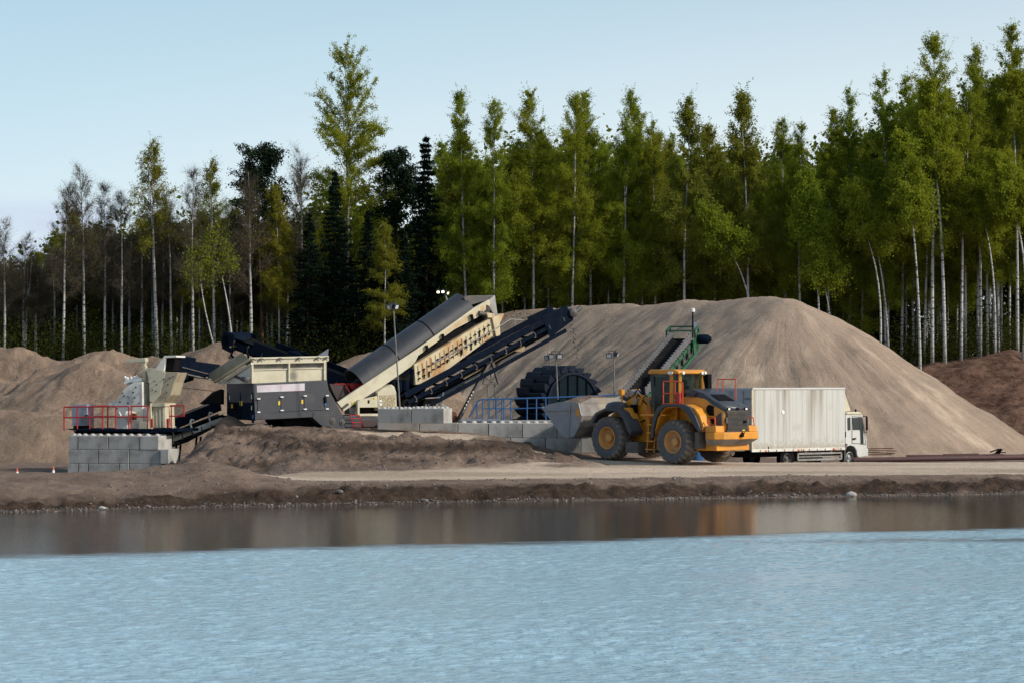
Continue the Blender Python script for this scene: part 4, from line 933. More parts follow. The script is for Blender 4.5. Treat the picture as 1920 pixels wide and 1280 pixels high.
m.fbox(F, 2.75, 5.55, -.02, .02, .45, .53); m.fbox(F, 2.75, 5.55, -.02, .02, .72, .80); m.fbox(F, 2.75, 2.83, -.02, .02, .45, .80); m.fbox(F, 5.47, 5.55, -.02, .02, .45, .80); m.fbox(F, 2.75, 5.55, -.015, .015, .60, .64)
for s_ in (3.3, 4.9): m.fbox(F, s_, s_ + .05, .02, .85, .7, .85)
m.build('underrun_guard', M['steel'], tk)
MB().fbox(F, 3.2, 4.6, .3, 1.0, .40, .85).build('fuel_tank', M['dsteel'], tk, bevel=.05)
for s_, hx in ((2.22, .50), (6.13, .50)):
    for t_, sd in ((.20, 1), (2.3, -1)): wheel(tk, F.pt(s_, t_, gT + .45), -F.v * sd, .45, .26, 0, .50, M['black'], M['dsteel'] if s_ < 4 else M['steel'])
MB().fbox(F, 1.7, 2.75, .05, .45, .93, .98).build('mudguard', M['black'], tk)
# cab
zq = lambda x, y: F.q(*Z6(x, y), .05)
cabo = [zq(1388, 560), zq(1400, 530), zq(1440, 518), zq(1545, 522), zq(1568, 545), zq(1580, 640), zq(1600, 760), zq(1612, 800), zq(1616, 985), zq(1530, 998), zq(1512, 985), zq(1505, 925), zq(1480, 885), zq(1440, 872), zq(1405, 885), zq(1386, 930)]
MB().sz(F, cabo, .06, 2.36).build('cab', M['truck'], tk, bevel=.03)
MB().fp(F, [Z6(*p) for p in [(1395, 545), (1405, 522), (1440, 515), (1548, 518), (1566, 548)]], .02, 2.40).build('cab_roof', M['cream'], tk, bevel=.04)
tp_ = lambda pts, n_, m_, t0=.035, th=.03, par=None: MB().fp(F, [Z6(*p) for p in pts], t0, t0 + th).build(n_, m_, par or tk)
tp_([(1410, 580), (1430, 572), (1438, 580), (1440, 705), (1420, 712), (1412, 700)], 'rear_side_window', M['darkglass'])
dr = MB()
dd = [Z6(*p) for p in [(1455, 565), (1558, 568), (1585, 700), (1598, 860), (1520, 850), (1455, 848)]]
for a_, b_ in zip(dd, dd[1:] + dd[:1]): dr.bar(F.w(*a_, .05), F.w(*b_, .05), .018, .02)
do = dr.build('door', pm('door_gap', (.08, .08, .08)), tk)
tp_([(1463, 578), (1528, 574), (1534, 703), (1467, 705)], 'side_window', M['darkglass'], par=do)
tp_([(1532, 574), (1555, 576), (1574, 700), (1578, 858), (1550, 858), (1545, 712), (1537, 704)], 'quarter_window', M['darkglass'], par=do)
MB().fbox(F, *sorted((zq(1462, 0)[0], zq(1492, 0)[0])), .0, .05, zq(0 + 1475, 806)[1], zq(1475, 792)[1]).build('door_handle', M['black'], do)
tp_([(1380, 725), (1391, 725), (1391, 785), (1380, 785)], 'air_intake', M['black'])
m = MB(); m.fp(F, [Z6(*p) for p in [(1609, 565), (1622, 567), (1625, 705), (1610, 715)]], -.12, -.06); m.tube([F.w(*Z6(1568, 560), .1), F.w(*Z6(1615, 565), -.15)], .02, 6); m.tube([F.w(*Z6(1585, 730), .1), F.w(*Z6(1615, 728), -.15)], .02, 6); m.build('mirror', M['black'], tk, bevel=.01)
m = MB().sz(F, [(Ls + .06, 2.55), (Ls + .06, 3.52), (Ls + .28, 3.50), (7.0 - .55, 2.60)], .3, 2.2); m.build('air_deflector', M['cream'], tk, bevel=.03)
sw_ = F.q(*Z6(1590, 700), .05)[0]
MB().prism([F.pt(6.98, .25, 2.35), F.pt(6.98, 2.2, 2.35), F.pt(7.16, 2.2, 1.6), F.pt(7.16, .25, 1.6)], [F.pt(7.03, .25, 2.35), F.pt(7.03, 2.2, 2.35), F.pt(7.21, 2.2, 1.6), F.pt(7.21, .25, 1.6)]).build('windscreen', M['darkglass'], tk)
MB().fbox(F, 7.15, 7.30, .05, 2.36, .55, .92).build('bumper', M['truck'], tk, bevel=.03)
tp_([(1378, 870), (1392, 850), (1412, 860), (1400, 880), (1385, 920), (1388, 1040), (1372, 1040)], 'mudguard', M['dsteel'], .02, .3)
MB().fbox(F, 6.55, 6.95, .0, .06, .30, .52).build('cab_step', M['dsteel'], tk)
MB().lathe(F.pt(6.75, .3, 2.55), V(0, 0, 1), [(.04, 0), (.05, .1), (.02, .14)], 10).build('roof_lamp', M['black'], tk)

# ---------------------------------------------------------------- screening plant
F = Frame(478, 104, 30)
sp_ = thing('screening_plant', 'long mobile screening plant with cream hopper, grey body and rusty screen deck', 'screening plant', tuple(F.pt(3, 1.3, 2.0)))
def part(z, pts, t0, t1, name, m_, par=None, bevel=0, label=None): return MB().fp(F, [z(*p) for p in pts], t0, t1).build(name, m_, par or sp_, bevel=bevel, label=label)
body = part(Z2, [(612, 738), (1350, 705), (1368, 800), (1512, 1058), (1528, 1180), (1440, 1187), (1290, 1150), (1205, 1075), (628, 1105)], 0, 2.7, 'body', M['grey'], bevel=.02)
part(Z2, [(632, 1035), (1355, 1010), (1360, 1068), (1215, 1070), (632, 1100)], -.05, 0, 'chassis_beam', M['grey'], body)
part(Z2, [(1215, 1028), (1360, 1020), (1512, 1065), (1528, 1182), (1440, 1189), (1290, 1152), (1210, 1078)], -.07, -.05, 'gusset_plate', M['grey'], body)
m = MB()
for i in range(5):
    for j in (0, 1): p = F.w(*Z2(1235 + i * 30, 1035 + j * 22), -.07); m.tube([p, p - F.v * .02], .012, 6)
m.build('bolts', M['steel'], body)
for a_ in ((1405, 1112), (1500, 1125)): MB().lathe(F.w(*Z2(*a_), -.07), -F.v, [(.13, 0), (.13, .02), (.10, .03), (.06, .03), (.05, .07), (.01, .07)], 20).build('axle_boss', M['dsteel'], body)
part(Z2, [(648, 757), (887, 745), (887, 817), (650, 826)], -.012, 0, 'reflective_strip', M['strip'], body)
part(Z2, [(889, 745), (1127, 735), (1127, 808), (889, 817)], -.012, 0, 'reflective_strip', M['strip'], body, label='pinkish reflective strip')
for pts, c0 in (([(657, 877), (853, 867), (856, 1026), (658, 1034)], 657), ([(890, 860), (1087, 850), (1090, 1012), (892, 1020)], 890), ([(1122, 848), (1318, 846), (1320, 1002), (1124, 1010)], 1122)):
    d_ = part(Z2, pts, -.025, 0, 'door', M['grey'], body, .006); m = MB()
    for y_ in (12, 145): p = F.w(*Z2(c0 + 5, pts[0][1] + y_), -.03); m.tube([p - F.v * .02, p - F.v * .05], .03, 8); m.bar(p - F.v * .03 - F.u * .06, p - F.v * .03 + F.u * .08, .02, .05)
    m.build('hinge', M['white'], d_)
m = MB()
for y_ in (857, 990): p = F.w(*Z2(1352, y_), -.03); m.bar(p - F.u * .06, p + F.u * .07, .02, .05)
m.build('latch', M['white'], body)
for x_, y_ in ((872, 932), (1103, 920)): part(Z2, [(x_ - 9, y_ - 20), (x_ + 9, y_ - 20), (x_ + 9, y_ + 20), (x_ - 9, y_ + 20)], -.012, 0, 'warning_sticker', M['sticker'], body)
part(Z2, [(1325, 870), (1345, 870), (1348, 930), (1328, 930)], -.08, 0, 'control_box', M['black'], body); part(Z2, [(1328, 930), (1344, 930), (1344, 962), (1328, 962)], -.06, 0, 'connector', M['blue'], body)
# left end (navy)
A_ = F.pt(-.03, 0, 0); zt0 = 3.85
en = MB(); en.prism([F.pt(-.04, .0, 2.32), F.pt(-.04, 2.7, 2.40), F.pt(-.04, 2.7, 3.76), F.pt(-.04, 0, 3.83)], [F.pt(.02, .0, 2.32), F.pt(.02, 2.7, 2.40), F.pt(.02, 2.7, 3.76), F.pt(.02, 0, 3.83)])
eo = en.build('end_panel', M['navy'], body)
m = MB().fbox(F, -.06, -.04, .05, .15, 2.35, 3.8); m.fbox(F, -.06, -.04, 1.3, 1.36, 2.4, 3.8); m.fbox(F, -.06, -.04, 2.55, 2.68, 2.42, 3.75); m.build('end_rib', M['navy'], eo)
MB().fbox(F, -.05, -.04, 1.15, 1.42, 2.92, 3.12).build('warning_sticker', M['sticker'], eo)
m = MB().fbox(F, -.22, -.04, 1.7, 2.3, 2.78, 3.02); m.build('hitch_box', M['black'], eo, bevel=.02); MB().fbox(F, -.235, -.22, 1.7, 1.85, 2.82, 2.98).build('side_lamp', M['sticker'], eo)
for t_, z_ in ((.18, 3.2), (.18, 2.75), (2.4, 3.15)): MB().fbox(F, -.055, -.04, t_, t_ + .07, z_, z_ + .18).build('label_plate', M['white'], eo)
for t_ in (.03, 2.5): MB().fbox(F, -.07, -.04, t_, t_ + .1, 2.4, 2.56).build('connector', M['blue'], eo)
# hopper
hp = part(Z2, [(612, 600), (1332, 578), (1338, 702), (612, 736)], .06, .12, 'hopper', M['cream'])
part(Z2, [(605, 545), (1335, 528), (1330, 580), (612, 602)], .2, .25, 'hopper_upper_wall', M['bucketd'], hp)
part(Z2, [(588, 478), (1368, 462), (1370, 480), (590, 497)], -.05, .14, 'hopper_rim', M['cream'], hp, .01)
part(Z2, [(592, 496), (1370, 480), (1368, 512), (1330, 530), (605, 547)], 0, .12, 'hopper_rim', M['cream'], hp, .01)
part(Z2, [(612, 598), (1332, 576), (1332, 586), (612, 608)], .02, .08, 'ledge', M['cream'], hp)
for x0, x1, y0, y1 in ((597, 616, 555, 736), (965, 982, 540, 716), (1320, 1338, 525, 702)): part(Z2, [(x0, y0), (x1, y0), (x1, y1), (x0, y1)], -.03, .10, 'hopper_post', M['cream'], hp, .008)
m = MB()
for x_ in (605, 692, 880, 1070, 1258, 1345):
    p = F.w(*Z2(x_, 497 - (x_ - 605) * .02), -.08)
    m.bar(p - F.u * .07 - V(0, 0, .03), p + F.u * .05 + V(0, 0, .03), .04, .05); m.tube([p - F.v * .03 - F.u * .03, p + F.v * .05 - F.u * .03], .05, 8); m.tube([p + F.u * .08 + V(0, 0, .02), p + F.u * .14 - V(0, 0, .05)], .02, 6)
m.build('hopper_clamps', M['dsteel'], hp)
m = MB(); m.fbox(F, 3.2, 3.28, .1, 2.6, 3.9, 4.9); m.fbox(F, -.05, 3.25, 2.55, 2.62, 3.8, 4.15); m.fbox(F, 0.0, .05, .12, 2.6, 3.8, 3.95); m.fbox(F, 0, 3.2, .12, 2.55, 3.80, 3.85); m.build('hopper_inner_walls', M['bucketd'], hp)
q = F.w
m = MB(); a1, b1, c1, d1 = q(*Z2(560, 478), 0), q(*Z2(210, 705), 2.75), q(*Z2(156, 643), 3.1), q(*Z2(492, 430), .35); nn = V(0, 0, .05)
m.prism([a1, b1, c1, d1], [a1 - nn, b1 - nn, c1 - nn, d1 - nn]); m.build('hopper_wing', pm('olive_cream', (.36, .34, .25), (.30, .28, .21), 2, dirt=(.22, .18, .13), dlo=.5, dhi=.8), hp, bevel=.008)
m = MB(); m.bar(q(*Z2(590, 492), -.02), q(*Z2(225, 722), 2.75), .12, .10); m.bar(q(*Z2(600, 540), .0), q(*Z2(340, 705), 1.9), .10, .10); m.build('wing_rail', M['cream'], hp, bevel=.008)
m = MB(); m.prism([q(*Z2(598, 560), 0), q(*Z2(598, 735), 0), q(*Z2(262, 742), 2.7), q(*Z2(262, 700), 2.7)], [q(*Z2(602, 560), .05), q(*Z2(602, 735), .05), q(*Z2(268, 742), 2.75), q(*Z2(268, 700), 2.75)]); m.build('hopper_end_wall', M['creamw'], hp)
m = MB().tube([q(*Z2(425, 665), 1.4), q(*Z2(560, 712), .1)], .06, 10); m.tube([q(*Z2(500, 690), .7), q(*Z2(575, 715), -.05)], .09, 10); m.lathe(q(*Z2(555, 700), -.02), -F.v, [(.10, -.1), (.12, 0), (.04, .03)], 14); m.build('hydraulic_cylinder', M['dsteel'], hp, smooth=40)
m = MB(); a1, b1, c1 = q(*Z2(1258, 462), .3), q(*Z2(1366, 392), .1), q(*Z2(1360, 462), .1); m.prism([a1, b1, c1], [p + F.v * .05 for p in (a1, b1, c1)]); m.build('hopper_fin', M['bucket'], hp)
m = MB(); A4 = [q(*Z2(75, 940), 2.9), q(*Z2(205, 822), 2.4), q(*Z2(290, 792), 1.7), q(*Z2(290, 940), 1.7)]; m.prism(A4, [p + V(.1, .25, -.03) for p in A4]); m.build('discharge_chute', M['black'], sp_)
part(Z2, [(890, 1095), (1210, 1078), (1292, 1152), (1440, 1187), (960, 1190)], .5, 2.2, 'crawler_track', M['black'])
MB().sz(F, [(4.0, 2.0), (12.0, 2.0), (11.8, 2.3), (4.0, 2.35)], .6, 1.0).build('chassis', M['grey'], sp_)
part(Z3, [(110, 1140), (400, 1130), (400, 1235), (110, 1245)], .15, 2.3, 'track_frame', M['grey'], bevel=.02)
part(Z3, [(275, 1180), (395, 1175), (395, 1232), (280, 1232)], .10, .16, 'track_guard', M['brownm'])
# main inclined conveyor with black arched cover
beam = part(Z3, [(58, 1022), (430, 772), (750, 560), (1220, 222), (1362, 143), (1366, 200), (1262, 296), (1060, 402), (752, 622), (730, 668), (690, 715), (640, 750), (500, 848), (440, 890), (112, 1098)], .35, .5, 'conveyor_beam', M['cream'], bevel=.012)
part(Z3, [(58, 1022), (430, 772), (750, 560), (1220, 222), (1362, 143), (1366, 200), (1262, 296), (1060, 402), (752, 622), (690, 715), (500, 848), (112, 1098)], 1.75, 1.9, 'conveyor_beam', M['cream'], bevel=.012)
part(Z3, [(75, 1020), (430, 790), (750, 580), (1340, 170), (1340, 185), (750, 595), (430, 805), (75, 1035)], .5, 1.75, 'feed_belt', M['black'])
bs = M['rusty']
part(Z3, [(760, 575), (1225, 245), (1355, 165), (1358, 198), (1255, 290), (1060, 395), (765, 600)], .345, .35, 'rusty_beam_skin', bs, beam, label='rust stained upper half of the conveyor beam')
A_ = F.w(*Z3(300, 856), .38); B_ = F.w(*Z3(1222, 214), .38); dd_ = (B_ - A_).normalized(); nn = (V(0, 0, 1) - dd_ * dd_.z).normalized(); wv = 1.45; hv = .72
def arch(m, p, k=14, th=0):
    return [p + F.v * (wv / 2 - (wv / 2 + th) * math.cos(math.pi * i / k)) + nn * ((hv + th) * math.sin(math.pi * i / k)) for i in range(k + 1)]
def archsheet(a_, b_, th, name, m_, par=None, steps=8):
    m = MB(); k = 14
    rings = []
    for j in range(steps + 1): p = a_.lerp(b_, j / steps); rings.append(arch(m, p, k, th) + arch(m, p, k, th - .035)[::-1])
    for r0_, r1_ in zip(rings, rings[1:]):
        n = len(m.v); K = len(r0_); m.v += [tuple(p) for p in r0_ + r1_]
        for i in range(K): j = (i + 1) % K; m.f.append((n + i, n + j, n + K + j, n + K + i))
    n = len(m.v); m.v += [tuple(p) for p in rings[0] + rings[-1]]; K = len(rings[0])
    for b0 in (0, K):
        for i in range(k): m.f.append((n + b0 + i, n + b0 + i + 1, n + b0 + K - 2 - i, n + b0 + K - 1 - i))
    return weld(m.build(name, m_, par or sp_), .002)
L_ = (B_ - A_).length
for j, (f0, f1) in enumerate(((-.02, .305), (.312, .625), (.632, 1.0))):
    o = archsheet(A_ + dd_ * L_ * f0, A_ + dd_ * L_ * f1, .0, 'belt_cover', M['cover']); o.data.polygons.foreach_set('use_smooth', [True] * len(o.data.polygons)); o.data.set_sharp_from_angle(angle=R(50))
for f0 in (.308, .628): archsheet(A_ + dd_ * L_ * (f0 - .004), A_ + dd_ * L_ * (f0 + .004), .012, 'cover_seam', M['black'], None, 1)
# head end
part(Z3, [(1140, 130), (1180, 112), (1395, 110), (1400, 135), (1180, 200)], .5, 1.7, 'head_hood', M['dsteel'], bevel=.02)
part(Z3, [(1365, 140), (1408, 105), (1432, 285), (1405, 290), (1350, 190)], .4, 1.8, 'head_chute', M['steel'], bevel=.01)
m = MB().tube([F.w(*Z3(1270, 262), .30), F.w(*Z3(1330, 270), .30)], .10, 10); m.tube([F.w(*Z3(1330, 230), .35), F.w(*Z3(1330, 230), 1.8)], .2, 14); m.build('drive_motor', M['dsteel'], sp_, smooth=40)
part(Z3, [(1335, 255), (1390, 265), (1400, 300), (1350, 300)], .2, .35, 'bracket', bs)
part(Z3, [(1378, 265), (1402, 270), (1442, 455), (1418, 460)], .2, .32, 'head_post', bs, bevel=.01)
part(Z3, [(1405, 292), (1486, 264), (1476, 300), (1450, 350), (1455, 445), (1442, 455)], .25, 2.3, 'screen_lip', bs, bevel=.01)
for x_, y_ in ((830, 560), (968, 465), (1215, 298)): part(Z3, [(x_ - 8, y_ - 25), (x_ + 4, y_ - 25), (x_ + 16, y_ + 25), (x_ + 4, y_ + 28)], .2, .34, 'stay', M['black'])
# dark gap and screen box
part(Z3, [(690, 720), (760, 632), (1060, 410), (1265, 300), (1370, 280), (1370, 320), (720, 700), (690, 760)], .6, 2.1, 'deck_frame', M['black'])
sb = part(Z3, [(716, 700), (1372, 300), (1405, 445), (870, 842), (728, 872)], .3, 2.3, 'screen_box', bs, bevel=.012)
m = MB()
for i in range(17):
    f_ = (i + .5) / 17; x_ = 735 + f_ * 640; yt = 690 - f_ * 385; yb = 860 - f_ * 410
    m.bar(F.w(*Z3(x_ - 5, yt + 28), .285), F.w(*Z3(x_ + 2, yb - 8), .285), .035, .025)
m.build('screen_ribs', bs, sb)
rb = random.Random(4)
for i in range(16):
    f_ = (i + .5) / 16
    for off in (85, 140):
        x_ = 738 + f_ * 640 + (6 if off > 100 else 0); y_ = 690 - f_ * 400 + off - 20 * f_
        p = F.w(*Z3(x_ + rb.uniform(-3, 3), y_ + rb.uniform(-3, 3)), .27); m = MB(); m.tube([p + F.v * .03, p - F.v * .05], .036, 6); m.bar(p - F.u * .07 - V(0, 0, .03), p + F.u * .06 + V(0, 0, .02), .03, .03)
        if rb.random() < .5: m.bar(p, p - V(0, 0, rb.uniform(.1, .25)), .05, .04)
        m.build('tension_bolt', M['black'], sb)
m = MB(); m.tube([F.w(*Z3(880, 690), .12), F.w(*Z3(1390, 410), .12), F.w(*Z4(322, 292), .12), F.w(*Z4(405, 240), .12), F.w(*Z4(500, 250), .12)], .022, 6)
for x_, y_ in ((940, 658), (1130, 553), (1300, 460)): m.tube([F.w(*Z3(x_, y_), .12), F.w(*Z3(x_ + 4, y_ + 60), .25)], .018, 6)
m.tube([F.w(*Z4(440, 245), .12), F.w(*Z4(440, 290), .12)], .018, 6); m.build('side_rail', M['steel'], sp_)
# engine housing etc
en = part(Z3, [(402, 936), (445, 905), (520, 868), (545, 885), (562, 935), (568, 1088), (410, 1092)], .1, 2.0, 'engine_housing', M['cream'], bevel=.012)
part(Z3, [(420, 962), (552, 958), (556, 1080), (424, 1084)], .085, .1, 'grille', M['grille'], en)
m = MB(); [m.fp(F, [Z3(*p) for p in [(418, y_), (440, y_), (440, y_ + 18), (418, y_ + 18)]], .075, .09) for y_ in (1000, 1030)]; m.build('control_plate', M['white'], en)
part(Z3, [(245, 1003), (410, 965), (412, 1065), (245, 1066)], .12, 1.0, 'side_cabinet', M['cream'], bevel=.012)
part(Z3, [(245, 1064), (412, 1064), (412, 1125), (250, 1128)], .5, 1.0, 'cabinet_recess', M['black'])
part(Z3, [(245, 1120), (412, 1118), (412, 1140), (245, 1140)], .12, 1.0, 'cabinet_foot', M['cream'], bevel=.008)
part(Z3, [(232, 1010), (248, 1010), (248, 1138), (232, 1138)], .12, .3, 'cabinet_post', M['cream']); part(Z3, [(160, 1065), (232, 1062), (232, 1120), (165, 1125)], .4, .9, 'valve_box', M['bucketd'])
part(Z3, [(318, 1003), (334, 1003), (334, 1030), (318, 1030)], .11, .12, 'display', M['black']); part(Z3, [(370, 978), (385, 978), (385, 995), (370, 995)], .10, .13, 'warning_sticker', M['sticker'])
part(Z3, [(185, 1065), (240, 1020), (330, 965), (400, 925), (395, 945), (270, 1000), (240, 1050)], .3, .8, 'lower_cover', M['brownm'])
part(Z3, [(180, 1015), (196, 1015), (196, 1040), (180, 1040)], .335, .35, 'warning_sticker', M['sticker'], beam)
m = MB(); m.tube([F.w(*Z3(100, 1075), .3), F.w(*Z3(150, 1035), .3)], .05, 8); m.build('tension_cylinder', M['dsteel'], sp_)
m = MB()
for a_, b_, t_ in (((165, 1128), (200, 1236), -.1), ((242, 1128), (286, 1236), -.1)): m.tube([F.w(*Z3(*a_), t_), F.w(*Z3(*b_), t_)], .022, 6)
for y_ in (1132, 1160, 1195, 1222): k_ = (y_ - 1128) / 108; m.tube([F.w(*Z3(165 + 35 * k_, y_), -.1), F.w(*Z3(242 + 44 * k_, y_), -.1)], .02, 6)
m.build('ladder', M['red'], sp_)
part(Z3, [(165, 865), (280, 860), (262, 890), (240, 905), (185, 915), (172, 890)], .9, 1.5, 'red_guard', M['red'])
m = MB(); m.tube([F.w(*Z3(30, 865), 1.0), F.w(*Z3(278, 862), .9)], .02, 6); m.tube([F.w(*Z3(120, 868), 1.0), F.w(*Z3(165, 940), .6)], .02, 6); m.build('guard_rail', M['red'], sp_)
part(Z3, [(-10, 862), (150, 875), (165, 935), (60, 1010), (20, 930)], 1.0, 1.6, 'feeder_tail', M['brownm'])
# navy gear under the screen
part(Z3, [(525, 835), (600, 825), (620, 870), (625, 1075), (560, 1080), (545, 890)], .7, 1.6, 'hydraulic_tank', M['navy'], bevel=.02)
m = MB(); m.tube([F.w(*Z3(640, 830), .6), F.w(*Z3(640, 920), .6)], .17, 14); m.tube([F.w(*Z3(590, 840), .7), F.w(*Z3(590, 930), .7)], .15, 14); m.tube([F.w(*Z3(690, 740), .5), F.w(*Z3(620, 800), .55)], .09, 10); m.tube([F.w(*Z3(690, 870), .5), F.w(*Z3(700, 740), .4)], .07, 10); m.build('hydraulic_gear', M['navy'], sp_, smooth=40)
part(Z3, [(600, 960), (780, 860), (820, 900), (720, 1075), (625, 1078)], .6, 2.0, 'lower_frame', M['black'])
part(Z3, [(690, 1075), (775, 930), (808, 925), (760, 1020), (720, 1078)], .35, .6, 'lower_strut', M['navy'], bevel=.01)
part(Z3, [(790, 1075), (800, 1000), (925, 975), (840, 1075)], .8, 1.6, 'lower_bin', M['black'])
m = MB(); m.tube([F.w(*Z3(808, 988), .3), F.w(*Z3(940, 980), .3)], .03, 6); m.bar(F.w(*Z3(968, 935), .3), F.w(*Z3(940, 1070), .3), .05); m.bar(F.w(*Z3(905, 1010), .5), F.w(*Z3(1010, 1072), .5), .06)
for i in range(5): m.tube([F.w(*Z3(800 + 25 * i, 1075), .5), F.w(*Z3(820 + 28 * i, 1040 - 8 * (i % 2)), .6)], .03, 6)
m.build('pipework', M['steel'], sp_)
# belt skirt hanging under discharge conveyor
part(Z3, [(960, 985), (1110, 870), (1250, 800), (1390, 690), (1480, 632), (1440, 700), (1290, 830), (1130, 920), (975, 1000)], 1.2, 2.6, 'dust_skirt', M['dsteel'])
# discharge conveyor of the plant
A_ = F.w(*Z3(600, 1010), .55); B_ = F.w(*Z4(825, 195), .55)
dcv = thing('discharge_conveyor', 'long navy discharge conveyor rising right beneath the rusty screen deck', 'conveyor', tuple(F.w(*Z3(620, 1060), .55)))
cv = B_ - A_; d_, u_, x_ = conveyor(dcv, A_, A_ + cv * .985, 1.15, M['navy'], .16, 11, .0, side=F.v)
for t_ in (.0, ):
    e = x_ * .62 * (-1 if (x_.dot(F.v) > 0) else 1)
    m = MB(); m.bar(A_ + e + u_ * .27, A_ + e + cv * .86 + u_ * .27, .03, .26); m.bar(A_ - e + u_ * .27, A_ - e + cv * .86 + u_ * .27, .03, .26); m.build('skirt_board', M['navy'], dcv)
    m = MB(); m.bar(A_ + e - u_ * .62 + cv * .1, A_ + e - u_ * .55 + cv * .93, .08, .16); m.bar(A_ - e - u_ * .62 + cv * .1, A_ - e - u_ * .55 + cv * .93, .08, .16); m.build('lower_chord', M['navy'], dcv, bevel=.008)
    for i in range(0): MB().bar(A_ + e * 1.05 + cv * (.25 + i * .13) + u_ * .34, A_ + e * 1.06 + cv * (.254 + i * .13) + u_ * .0, .04, .07).build('skirt_bracket', M['dsteel'], dcv)
Bp = A_ + cv
m = MB(); e1 = x_ * .64
for sg in (-1, 1): m.prism([Bp - d_ * 1.5 + e1 * sg + u_ * .5, Bp - d_ * .15 + e1 * sg + u_ * .42, Bp - d_ * .1 + e1 * sg - u_ * .30, Bp - d_ * 1.5 + e1 * sg - u_ * .50], [Bp - d_ * 1.5 + e1 * .94 * sg + u_ * .5, Bp - d_ * .15 + e1 * .94 * sg + u_ * .42, Bp - d_ * .1 + e1 * .94 * sg - u_ * .30, Bp - d_ * 1.5 + e1 * .94 * sg - u_ * .50])
m.build('head_plate', M['navy'], dcv, bevel=.01)
m = MB().lathe(Bp - x_ * .75, x_, [(.05, -.1), (.2, 0), (.2, 1.5), (.05, 1.6)], 18); m.tube([Bp + d_ * .1 - e1 * 1.05, Bp + d_ * .42 - e1 * 1.05 + V(0, 0, .05)], [.12, .10], 10); m.build('head_pulley', M['dsteel'], dcv, smooth=40)
m = MB(); m.bar(F.w(*Z4(30, 690), .4), F.w(*Z4(430, 470), .4), .10, .16); m.bar(F.w(*Z4(430, 468), .4), F.w(*Z4(508, 470), .4), .10, .22); m.build('return_guard', M['wood'], dcv)
# support legs
m = MB()
for t_ in (.2, 1.5):
    m.bar(F.w(*Z4(0, 1010), t_), F.w(*Z4(228, 590), t_), .20, .12)
sl_ = m.build('support_leg', M['dsteel'], dcv, bevel=.01)
m = MB()
for t_ in (.15, 1.45):
    m.bar(F.w(*Z4(232, 590), t_), F.w(*Z4(188, 740), t_), .07); m.bar(F.w(*Z4(262, 575), t_), F.w(*Z4(312, 738), t_), .12); m.bar(F.w(*Z4(188, 740), t_), F.w(*Z4(312, 740), t_), .06); m.bar(F.w(*Z4(205, 690), t_), F.w(*Z4(290, 735), t_), .06); m.bar(F.w(*Z4(240, 590), t_), F.w(*Z4(255, 738), t_), .05)
m.fp(F, [Z4(*p) for p in [(115, 540), (240, 552), (262, 560), (240, 590), (125, 570)]], .1, 1.5); m.build('support_frame', M['dsteel'], dcv, bevel=.008)
m = MB(); [m.tube([F.w(*Z4(a_, 742), t_), F.w(*Z4(b_, 1015), t_)], .03, 6) for a_, b_, t_ in ((228, 232, .2), (280, 292, .3))]; m.build('prop', M['pole'], dcv)
m = MB()
for i in range(6): p = F.w(*Z4(45 + i * 13, 925 - i * 25), .08); m.tube([p, p - F.v * .03], .03, 6)
m.build('leg_holes', M['white'], sl_)
part2 = MB().fp(F, [Z3(*p) for p in [(1045, 1100), (1075, 1105), (1090, 1160), (1100, 1190), (1048, 1190)]], .3, 1.6).build('foot', M['rust'], dcv, bevel=.01)
# stockpile conveyor behind the hopper (rises to the left)
A_ = P(668, 720, 112.5); B_ = P(446, 636, 119.5)
sc_ = thing('stockpile_conveyor', 'navy conveyor rising to the left behind the cream hopper', 'conveyor', tuple(A_))
d_, u_, x_ = conveyor(sc_, A_, B_, 1.1, M['navy'], .28, 8)
e1 = x_ * .62; m = MB()
for sg in (-1, 1): m.bar(A_ + e1 * sg + u_ * .18, B_ - d_ * 2.2 + e1 * sg + u_ * .18, .03, .36)
m.build('skirt_board', M['navy'], sc_)
m = MB()
for sg in (-1, 1): m.bar(A_ + e1 * sg - u_ * .85, B_ - d_ * .6 + e1 * sg - u_ * .72, .08, .14); m.bar(A_ + e1 * sg * .6 - u_ * .5, B_ - d_ * 3 + e1 * sg * .6 - u_ * .5, .02, .2)
for i in range(12): f_ = i / 12; m.bar(A_.lerp(B_, f_) - e1 - u_ * .2, A_.lerp(B_, f_ + .04) - e1 - u_ * .8, .05)
m.build('lower_truss', M['navy'], sc_)
m = MB().lathe(B_ - x_ * .66 - u_ * .1, x_, [(.30, 0), (.42, .02), (.42, 1.3), (.30, 1.32)], 22); q4 = [(-.6, .32), (.25, .32), (.35, 0), (.25, -.5), (-.6, -.55)]
for sg in (-1, 1): m.prism([B_ + d_ * a_ + u_ * b_ + x_ * sg * .66 for a_, b_ in q4], [B_ + d_ * a_ + u_ * b_ + x_ * sg * .62 for a_, b_ in q4])
m.build('head_drum', M['navy'], sc_, smooth=30)
m = MB(); A4 = P(540, 668, 115.5); m.prism([P(540, 657, 115.5), P(560, 657, 115.5), P(570, 668, 115.3), P(538, 668, 115.5)], [P(540, 657, 116.5), P(560, 657, 116.5), P(570, 668, 116.3), P(538, 668, 116.5)]); m.build('belt_hood', M['navy'], sc_)
MB().bar(B_ + V(.6, -1.5, -.3), V(B_.x + 1.0, B_.y - 1.6, .3), .1).build('support_leg', M['navy'], sc_)
